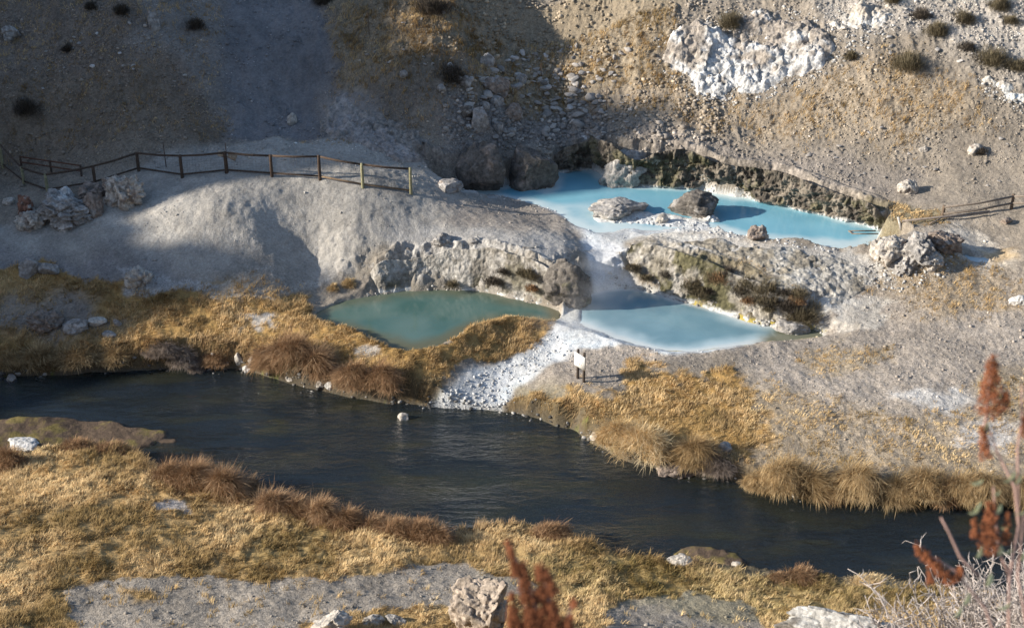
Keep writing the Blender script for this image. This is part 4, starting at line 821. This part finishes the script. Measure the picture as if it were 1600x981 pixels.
for k, (px, py) in enumerate(inpoly_px([(975,420),(1060,415),(1180,440),(1280,470),(1275,500),(1180,490),(1080,465),(1000,445)], 26, 55)+inpoly_px([(700,430),(780,430),(870,420),(915,440),(890,470),(800,455),(700,450)], 9, 56)):
    p = ground_at(px, py); s = mpp(p); W = random.uniform(20, 42)*s; V, Fc, cc = bush_mesh(1800+k, W*.5, W*.3, 1100, *random.choice((OL, OL, RUS, DKB)))
    on_right = px > 950
    tag(link('shrub', mesh_np('shrub', V, Fc, cc, M_twig), None, (p[0], p[1]-.15, p[2]+.12)), 'low brown-green brush clinging to the rocky face above the blue lower pool' if on_right else 'low brown brush clinging to the pale face above the green lower pool', 'shrub', 'brush on the face above the blue pool' if on_right else 'brush on the face above the green pool')
bn = np.array(unproj(0, 0, 0)) if 0 else None
def along(shore, lev, n, seed, spread, lo, hi, pw, t0, t1):
    rg = np.random.default_rng(seed); P = np.array([unproj(x, y, lev) for x, y in shore]); sg = np.r_[0, np.cumsum(np.linalg.norm(np.diff(P, axis=0), axis=1))]; t = rg.uniform(0, sg[-1], n)
    x = np.interp(t, sg, P[:, 0]); y = np.interp(t, sg, P[:, 1])+rg.normal(0, spread, n); cl_ = fbm(np.stack([x, y], 1), .8, 3, seed); k_ = rg.random(n) < np.clip(.5+cl_*2, .05, 1); x, y = x[k_], y[k_]
    z = np.maximum(zat(x, y), lev-.05); sz_ = lo+(hi-lo)*rg.random(len(x))**pw; tn_ = (t0+(t1-t0)*rg.random(len(x))**2)[:, None]*np.array([[1, .95, .88]]); return np.c_[x, y, z], sz_, tn_
A1 = along(riv_n[2:-1], 0, 1500, 5, .14, .02, .11, 2.5, .06, .45); A2 = along([(900,265),(985,291),(1080,294),(1190,312),(1290,335),(1378,358)], Z_UP, 420, 6, .08, .02, .09, 2, .25, .6)
A3 = along([(950,447),(1000,452),(1090,478),(1180,508),(1284,516)], Z_LOW, 420, 7, .1, .02, .09, 2, .25, .6); A4 = along([(570,463),(700,453),(800,467),(878,482)], Z_LOW, 300, 8, .08, .02, .06, 2, .3, .6)
tag(link('bank_rubble', merged_rocks('bank_rubble', np.concatenate([a[0] for a in (A1, A2, A3, A4)]), np.concatenate([a[1] for a in (A1, A2, A3, A4)]), np.concatenate([a[2] for a in (A1, A2, A3, A4)]), 9, 2)), kind='stuff')
q = inpoly_px([(1020,60),(1150,15),(1420,0),(1400,50),(1310,110),(1200,160),(1100,172),(1040,130)], 1500, 57)+inpoly_px([(1520,120),(1600,150),(1600,180),(1540,150)], 120, 58)+inpoly_px([(1370,400),(1500,390),(1490,430),(1400,460),(1340,440)], 260, 59)
G3 = np.array([ground_at(*a) for a in q]); tag(link('outcrop_rubble', merged_rocks('outcrop_rubble', G3, .02+.07*RNG.random(len(G3))**2, RNG.uniform(.2, .6, (len(G3), 1))*np.array([[1, .96, .9]]), 12, 2)), kind='stuff')

# ------------------------------------------------------------------ sticks and boards: tubes and boxes
def tube(pts, r0, r1, seg=6, col=(.2,.15,.1), jit=0., closed=True):
    pts = [Vector(p) for p in pts]; V = []; n = len(pts); up = Vector((0, 0, 1))
    for i, p in enumerate(pts):
        d = (pts[min(i+1, n-1)]-pts[max(i-1, 0)]).normalized(); a = d.cross(up if abs(d.z) < .9 else Vector((1, 0, 0))).normalized(); b = d.cross(a); r = r0+(r1-r0)*i/max(1, n-1)
        for k in range(seg):
            t = 2*math.pi*k/seg; V.append(p+(a*math.cos(t)+b*math.sin(t))*r*(1+random.uniform(-jit, jit)))
    Q = [(i*seg+k, i*seg+(k+1) % seg, (i+1)*seg+(k+1) % seg, (i+1)*seg+k) for i in range(n-1) for k in range(seg)]
    T = []
    V.append(pts[0]); V.append(pts[-1]); a0, a1 = len(V)-2, len(V)-1
    for k in range(seg): T.append((a0, (k+1) % seg, k)); T.append((a1, (n-1)*seg+k, (n-1)*seg+(k+1) % seg))
    return np.array([v[:] for v in V]), np.array(Q), np.array(T), np.tile(np.array(col), (len(V), 1))
def merge(parts):
    V = []; Q = []; T = []; Cc = []; n = 0
    for v, q, t, c in parts:
        V.append(v); Cc.append(c)
        if len(q): Q.append(q+n)
        if len(t): T.append(t+n)
        n += len(v)
    return np.concatenate(V), [np.concatenate(Q)] + ([np.concatenate(T)] if T else []), np.concatenate(Cc)
def tobj(name, parts, mat, parent=None, smooth=True):
    V, F, c = merge(parts if isinstance(parts, list) else [parts]); return link(name, mesh_np(name, V, F, c, mat, smooth), parent)
def post(x, y, z0, h, r, col, lean=(0, 0)):
    n = 5; pts = [(x+lean[0]*t/n, y+lean[1]*t/n, z0-.25+(h+.25)*t/n) for t in range(n+1)]; return tube(pts, r, r*.93, 8, col, .05)
def empty(name, loc, lab, cat, group=None):
    o = bpy.data.objects.new(name, None); C.objects.link(o); o.location = loc; tag(o, lab, cat, group); return o
def rel(parts, loc):
    l = np.array(loc)
    return [(v-l, q, t, c) for v, q, t, c in (parts if isinstance(parts, list) else [parts])]

# wire fence along the knoll
fp = [(5,262,38),(38,288,27),(75,301,29),(149,289,30),(217,268,29),(285,278,35),(354,271,33),(425,276,33),(500,281,37),(567,293,37),(642,303,40)]
FG = [ground_at(a, b) for a, b, h in fp]; FH = [h*mpp(g)/.93 for g, (a, b, h) in zip(FG, fp)]
root = empty('wire_fence', FG[6], 'dark wooden post-and-rail fence with wire mesh crossing the pale knoll', 'fence')
WD = (.085,.06,.045); WG = (.27,.25,.15)
tops = []
for k, (g, h) in enumerate(zip(FG, FH)):
    gcol = WG if k in (0, 1, 2, 9, 10) else WD; w_ = .065
    o = tobj('post', rel(post(g[0], g[1], g[2], h, w_*1.05, gcol), FG[6]), M_wood, root); tops.append(Vector((g[0], g[1], g[2]+h*.96)))
    if k in (9, 10): o['label'] = 'pale lichen-covered post at the right end'
M_wire = mat_col('wire', .5, .4, 5, .1, 0, tint=(.16, .15, .14))
for k in range(len(tops)-1):
    a, b = tops[k], tops[k+1]; g0, g1 = Vector(FG[k]), Vector(FG[k+1]); off = Vector((0, .0, 0))
    mid = (a+b)/2-Vector((0, 0, .03)); tobj('rail', rel(tube([a, mid, b], .042, .042, 6, WD, .08), FG[6]), M_wood, root)
    lo0, lo1 = g0+Vector((0, 0, .14)), g1+Vector((0, 0, .14)); tobj('rail', rel(tube([lo0, (lo0+lo1)/2, lo1], .035, .035, 6, WD if k < 8 else (.2,.14,.09), .08), FG[6]), M_wood, root)
    wires = []; ln = (b-a).length; nvw = max(2, int(ln/.12)); dz = FH[k]*.9
    for i in range(nvw+1):
        t = i/nvw; p0 = g0.lerp(g1, t)+Vector((0, -.03, .08)); p1 = a.lerp(b, t)+Vector((0, -.03, 0)); wires.append(tube([p0, p1], .0028, .0028, 3))
    for i in range(8):
        t = i/8; p0 = (g0+Vector((0, -.03, .1))).lerp(a, t); p1 = (g1+Vector((0, -.03, .1))).lerp(b, t); wires.append(tube([p0, p1], .0028, .0028, 3))
    tobj('wire_mesh', rel(wires, FG[6]), M_wire, root)
# second fence line behind the corner
bk = [(32,246,6),(125,265,6)]
g0, g1 = ground_at(34, 262), ground_at(128, 276); root2 = empty('rail_fence', g0, 'short rusty rail fence running behind the fence corner at the left', 'fence')
for g in (g0, ((g0[0]+g1[0])/2, (g0[1]+g1[1])/2, (g0[2]+g1[2])/2), g1): tobj('post', rel(post(*g, .5, .05, WD), g0), M_wood, root2)
for z in (.22, .46): tobj('rail', rel(tube([Vector(g0)+Vector((0, 0, z)), Vector(g1)+Vector((0, 0, z))], .032, .032, 6, (.12,.06,.04), .05), g0), M_wood, root2)
# short pale log pieces caught on the fence
g = Vector(tops[6]); 
tag(tobj('log', [tube([g+Vector((-.28, .12, -.05)), g+Vector((-.02, .12, -.12))], .13, .13, 12, (.36,.31,.25), .04)], M_wood), 'pale short log leaning behind the left of the tall middle fence post', 'log')
tag(tobj('log', [tube([g+Vector((.12, .15, -.12)), g+Vector((.42, .12, -.26))], .15, .15, 12, (.34,.29,.23), .04)], M_wood), 'pale short log leaning behind the right of the tall middle fence post', 'log')
# thin stakes
for px, py, h, lab in ((260,262,38,'thin rusty stake behind the fence, left of the middle post'), (357,270,46,'thin tall stake fixed beside the middle fence post'), (577,55,34,'thin dark stake on the shaded golden slope'), (948,172,32,'thin dark stake in the shadow band below the golden slope'), (846,125,24,'thin short stake on the sunlit slope above the talus')):
    g = ground_at(px, py); hh_ = h*mpp(g)/.93; o = link('stake', None); C.objects.unlink(o); bpy.data.objects.remove(o)
    tag(tobj('stake', [tube([(g[0], g[1], g[2]-.1), (g[0]-.02, g[1], g[2]+hh_)], .018, .015, 6, (.09,.06,.045), .05)], M_wood), lab, 'stake')
# right fence, half fallen
A_ = [ground_at(1473, 338), ground_at(1580, 327), ground_at(1680, 322)]
root3 = empty('rail_fence', A_[0], 'sagging grey rail fence at the right behind the jagged crag', 'fence')
HH = [.45, .62, .6]; tp = []
for g, h in zip(A_, HH): tobj('post', rel(post(*g, h, .07, (.15,.11,.08)), A_[0]), M_wood, root3); tp.append(Vector((g[0], g[1], g[2]+h*.9)))
for a, b, dz in ((0, 1, 0), (1, 2, 0), (0, 1, -.28), (1, 2, -.28)):
    tobj('rail', rel(tube([tp[a]+Vector((0, -.06, dz)), (tp[a]+tp[b])/2+Vector((0, -.06, dz-.06)), tp[b]+Vector((0, -.06, dz))], .045, .04, 6, (.2,.165,.135), .1), A_[0]), M_wood, root3)
def pole3(name, pa, pb, za, zb, r, col, lab, cat):
    a = Vector(ground_at(*pa))+Vector((0, 0, za)); b = Vector(ground_at(*pb))+Vector((0, 0, zb)); mid = (a+b)/2+Vector((0, 0, -.02))
    tag(tobj(name, [tube([a, mid, b], r, r*.8, 7, col, .1)], M_wood), lab, cat)
pole3('fallen_pole', (1408,354), (1545,338), .12, .2, .05, (.24,.2,.17), 'long grey pole lying from the pale leaning post up to the sagging fence', 'pole')
pole3('fallen_pole', (1452,352), (1475,342), .05, .12, .035, (.2,.16,.13), 'short weathered pole under the long grey pole', 'pole')
g = ground_at(1408, 357); tag(tobj('leaning_post', [tube([(g[0]+.02, g[1], g[2]-.1), (g[0]-.16, g[1]+.05, g[2]+.42)], .05, .045, 8, (.5,.47,.43), .05)], M_wood), 'pale short post leaning left at the east end of the upper pool', 'post')
# floating board frame in the upper pool
a0, a1 = unproj(1332, 366, Z_UP), unproj(1372, 366, Z_UP); rr = empty('wooden_frame', (a0[0], a0[1], Z_UP), 'thin wooden frame of boards floating in the east end of the upper pool', 'frame')
for (q0, q1) in (((0, 0), (a1[0]-a0[0], 0)), ((-.1, .28), (a1[0]-a0[0]-.02, .3)), ((0, 0), (-.1, .28))):
    tobj('board', tube([(q0[0], q0[1], .02), (q1[0], q1[1], .02)], .028, .028, 5, (.2,.17,.14), .05), M_wood, rr)

# ------------------------------------------------------------------ sign
ga, gb = ground_at(901, 591), ground_at(912, 597)
sr = empty('warning_sign', ga, 'small white notice board on two dark posts between the blue pool and the river', 'sign')
va = Vector((unproj(902.5, 591, ga[2])[0], ga[1], ga[2])); vb = Vector(gb); vb = va+(vb-va)
H1 = 46*mpp(ga)/.9; 
for v in (va, vb): tobj('post', rel(post(v.x, v.y, v.z, H1, .048, (.07,.055,.045)), ga), M_wood, sr)
dirv = (vb-va); dirv.z = 0; ln = dirv.length; dirv.normalize(); nrm = Vector((dirv.y, -dirv.x, 0)); 
if nrm.y > 0: nrm = -nrm
M_sign = mat_col('white_sign_paint', .5, .4, 8, .04, 0, tint=(.82, .81, .77)); M_red = mat_col('faded_lettering', .7, .2, 8, .2, 0, tint=(.55, .36, .28))
def boxobj(name, c, ax, up, nn, w_, h_, t_, mat, parent):
    V = []; 
    for sx in (-1, 1):
        for sz in (-1, 1):
            for st in (-1, 1): V.append((c+ax*(sx*w_/2)+up*(sz*h_/2)+nn*(st*t_/2))[:])
    F = [(0, 1, 3, 2), (4, 6, 7, 5), (0, 4, 5, 1), (2, 3, 7, 6), (0, 2, 6, 4), (1, 5, 7, 3)]; return link(name, mesh_np(name, np.array(V), [np.array(F)], None, mat), parent)
up = Vector((0, 0, 1)); mid = (va+vb)/2-Vector(ga); dz = (vb.z-va.z)
axv = Vector((dirv.x, dirv.y, dz/ln)).normalized(); ctr = mid+nrm*.065+up*(H1*.68)
pan = boxobj('sign_panel', ctr, axv, up, nrm, ln+.22, .50, .02, M_sign, sr)
for r_, segs_ in enumerate((((-.12, .05), (-.04, .06), (.05, .07)), ((-.15, .07), (-.05, .05), (.04, .06), (.13, .05)), ((-.1, .06), (0, .08), (.1, .04)))):
    for (u0, w0) in segs_: boxobj('lettering', ctr+nrm*.013+axv*u0+up*(.12-.11*r_), axv, up, nrm, w0*.8, .035, .004, M_red, pan)

# ------------------------------------------------------------------ foreground: dock seed stalks, dead bush
M_leaf = mat_col('grey_green_leaf', .7, .2, 10, .2, 0, tint=(.62, .62, .36), trans=.45); M_seed = mat_col('seed_husk', .9, .1, 10, .35, 0, tint=(.23, .085, .04)); M_stem = mat_col('pinkish_stem', .8, .2, 10, .2, 0, tint=(.36, .23, .19))
def pt_at(px, py, dist):
    dx = (px-800)/FPX; dv = (490.5-py)/FPX; c, s = math.cos(R(PITCH)), math.sin(R(PITCH)); return Vector((dx*dist, (c+dv*s)*dist, CAMH+(-s+dv*c)*dist))
def seedhead(p0, p1, r, n, seed, taper=True):
    rg = np.random.default_rng(seed); V0, F0 = ico(1); parts = []; 
    knots = rg.uniform(0, 1, 9)
    for k in range(n):
        t = rg.random(); kk = knots[np.argmin(abs(knots-t))]; t = t*.35+kk*.65; rad = r*(1-.65*t if taper else 1)*rg.random()**.6; a = rg.uniform(0, 6.28); ax = p0.lerp(p1, t)
        c = np.array(ax)+np.array([math.cos(a)*rad, math.sin(a)*rad*.9, rg.normal()*r*.25]); s = rg.uniform(.0018, .0042)
        parts.append((V0*s*rg.uniform(.7, 1.3, 3)+c, np.zeros((0, 4), int), F0, np.tile((.23, .085, .04), (len(V0), 1))))
    V = np.concatenate([p[0] for p in parts]); n0 = len(V0); F = (F0[None]+(np.arange(n)*n0)[:, None, None]).reshape(-1, 3); return V, F
def dock(lab, dist, base_px, stems, heads, leaves, seed):
    base = pt_at(*base_px, dist); gz = float(zat(base.x, base.y)[0]); bp_ = Vector((base.x, base.y, gz))
    rt = empty('dock_plant', bp_, lab, 'plant')
    for path in stems:
        P = [pt_at(a, b, dist+dd)-bp_ for a, b, dd in path]; P[0].z = P[0].z
        tobj('stem', tube([Vector((P[0].x*.3, P[0].y*.3, -.05))]+P if path[0][1] > 960 else P, .006 if path[0][1] > 960 else .0045, .0028, 6, (.36, .23, .19), .1), M_stem, rt)
    for k, ((x0, y0), (x1, y1), rpx, n) in enumerate(heads):
        V, F = seedhead(pt_at(x0, y0, dist)-bp_, pt_at(x1, y1, dist)-bp_, rpx*dist/FPX, int(n*3.4), seed+k); link('seed_head', mesh_np('seed_head', V, [F], None, M_seed, True), rt)
    for k, (lx, ly, ang, sz_) in enumerate(leaves):
        c = pt_at(lx, ly, dist)-bp_; L_ = sz_*dist/FPX; pts = []; rr_ = Vector((math.cos(ang), .2, math.sin(ang))); sd2 = Vector((-math.sin(ang), -.35, math.cos(ang))).normalized()
        V = []; prof_ = [0, .7, 1, .8, 0]
        for i, wv in enumerate(prof_):
            q_ = c+rr_*L_*(i/4-.5)+Vector((0, -.25*L_*math.sin(i/4*3.14), 0)); V += [(q_-sd2*wv*L_*.24)[:], (q_+Vector((0, .08*L_, 0)))[:], (q_+sd2*wv*L_*.24)[:]]
        F = [(3*i+j, 3*i+j+1, 3*i+j+4, 3*i+j+3) for i in range(4) for j in range(2)]; link('leaf', mesh_np('leaf', np.array(V), [np.array(F)], None, M_leaf, True), rt)
    return rt
dock('tall blurred dock plant with red-brown seed heads and pale green leaves at the right edge', 4.2, (1560, 1400),
 [[(1575,1010,0),(1578,900,0),(1592,820,0),(1585,760,0),(1560,710,0),(1540,655,0),(1545,600,0),(1552,560,0)], [(1578,900,0),(1560,860,0),(1555,800,0),(1552,760,0)], [(1592,820,0),(1590,700,0),(1596,660,0),(1597,600,0)], [(1560,1010,0),(1540,950,0),(1490,890,0),(1440,860,0)], [(1610,1010,0),(1600,950,0),(1590,900,0),(1600,800,0)], [(1540,655,0),(1532,690,0)], [(1530,900,0),(1500,870,0),(1482,830,0),(1470,808,0)]],
 [((1545,650),(1551,562),24,230), ((1568,640),(1572,610),12,50), ((1540,715),(1536,665),12,80), ((1545,860),(1548,790),20,150), ((1523,850),(1522,808),9,50), ((1572,850),(1575,800),9,40), ((1490,910),(1432,855),15,190), ((1498,905),(1500,885),9,40), ((1600,680),(1600,650),9,40), ((1455,912),(1452,895),7,25)],
 [(1540,668,1.3,20),(1527,752,.2,22),(1527,790,.9,20),(1522,798,.3,20),(1560,795,1.2,20),(1578,745,.8,24),(1572,822,.3,18),(1562,860,1.6,22),(1530,862,1.2,24),(1595,800,.3,20),(1575,860,.4,18),(1545,905,1.4,26),(1570,945,.4,24),(1510,935,1.2,24),(1590,750,1.,20),(1497,955,1.,22),(1557,770,.5,16),(1598,868,1.2,20)], 41)
dock('blurred rust-brown dock seed cluster rising from the bottom edge right of the pointed crag', 3.2, (840, 1500),
 [[(850,1010,0),(835,940,0),(815,890,0),(795,850,0)], [(870,1010,0),(860,950,0),(848,890,0)], [(835,1010,0),(825,960,0),(818,930,0)], [(880,1010,0),(885,970,0),(893,945,0)]],
 [((812,905),(793,845),11,110), ((828,950),(815,880),16,170), ((805,985),(800,930),13,150), ((850,990),(842,885),15,250), ((868,1000),(858,915),18,260), ((835,1000),(826,950),20,230), ((885,990),(890,958),13,110), ((897,948),(896,935),7,40), ((862,925),(850,888),12,80), ((800,1000),(815,980),16,140)], [], 61)
# pale dead bush
def dead_bush(px, py, dist_hint, wpx, hpx, seed, lab, ntw=1100):
    g = Vector(pt_at(px, py, dist_hint)); g.z = float(zat(g.x, g.y)[0]); top = pt_at(px, py-hpx, dist_hint); H = top.z-g.z; W = wpx*dist_hint/FPX
    rg = np.random.default_rng(seed); parts = []
    for k in range(200):
        a = rg.uniform(0, 6.28); ln_ = H*rg.uniform(.75, 1.05); out = W*.5*rg.uniform(.1, 1.); P = [Vector((0, 0, -.05))]
        for i in range(1, 6):
            t = i/5; P.append(Vector((math.cos(a)*out*t**1.2+rg.normal()*.04, math.sin(a)*out*t**1.2*.8+rg.normal()*.04, ln_*t)))
        parts.append(tube(P, .010, .004, 4, np.array((.40,.35,.32))*rg.uniform(.7, 1.2)))
        for j in range(34):
            t = rg.uniform(.35, 1); i = min(4, int(t*5)); b0 = P[i].lerp(P[i+1], t*5-i); d = Vector(rg.normal(size=3)*.8)+Vector((math.cos(a)*.4, math.sin(a)*.4, .9)); d.normalize(); l_ = rg.uniform(.08, .26)
            kx = Vector(rg.normal(size=3)*.03); parts.append(tube([b0, b0+d*l_*.5+kx, b0+d*l_], .0055, .003, 3, np.array((.50,.44,.40))*rg.uniform(.7, 1.25)))
    root = link('dead_bush', None) if False else empty('dead_bush', g, lab, 'bush')
    V, F, c = merge(parts); link('branches', mesh_np('branches', V, F, c, M_twig, False), root)
dead_bush(1530, 1120, 14, 400, 262, 71, 'pale leafless twiggy bush filling the bottom right corner')
dead_bush(1650, 1120, 13, 260, 262, 72, 'second pale leafless bush cut by the right edge at the bottom')

# ------------------------------------------------------------------ steam over the hot water
def steam(px, py, z, size, dens_, name='steam'):
    x, y = unproj(px, py, z); bm = bmesh.new(); bmesh.ops.create_icosphere(bm, subdivisions=2, radius=1); me = bpy.data.meshes.new(name); bm.to_mesh(me); bm.free()
    m = bpy.data.materials.new('steam'); m.use_nodes = True; nt = m.node_tree; nt.nodes.remove(nt.nodes['Principled BSDF']); l = nt.links.new
    pv = N(nt, 'ShaderNodeVolumePrincipled'); pv.inputs['Color'].default_value = (.95, .96, 1, 1); tc = N(nt, 'ShaderNodeTexCoord'); nz = N(nt, 'ShaderNodeTexNoise'); nz.inputs['Scale'].default_value = 1.6; nz.inputs['Detail'].default_value = 3
    l(tc.outputs['Object'], nz.inputs['Vector']); ln_ = N(nt, 'ShaderNodeVectorMath', operation='LENGTH'); l(tc.outputs['Object'], ln_.inputs[0])
    a = N(nt, 'ShaderNodeMapRange'); a.inputs[1].default_value = .1; a.inputs[2].default_value = .95; a.inputs[3].default_value = 1; a.inputs[4].default_value = 0; l(ln_.outputs['Value'], a.inputs[0])
    b = N(nt, 'ShaderNodeMapRange'); b.inputs[1].default_value = .38; b.inputs[2].default_value = .65; b.inputs[3].default_value = 0; b.inputs[4].default_value = dens_; l(nz.outputs[0], b.inputs[0])
    mu = N(nt, 'ShaderNodeMath', operation='MULTIPLY'); l(a.outputs[0], mu.inputs[0]); l(b.outputs[0], mu.inputs[1]); l(mu.outputs[0], pv.inputs['Density']); l(pv.outputs[0], nt.nodes['Material Output'].inputs['Volume'])
    me.materials.append(m); o = link(name, me, None, (x, y, z+size[2]*.6), None, size); tag(o, kind='stuff')
steam(925, 480, Z_LOW, (2.0, 1.6, 1.5), .32)
steam(900, 520, Z_LOW, (2.6, 1.2, .8), .2)
steam(960, 330, Z_UP, (2.2, 1.2, .7), .15)
steam(545, 200, 4.6, (1.8, 1.2, 1.4), .22)
print('done')
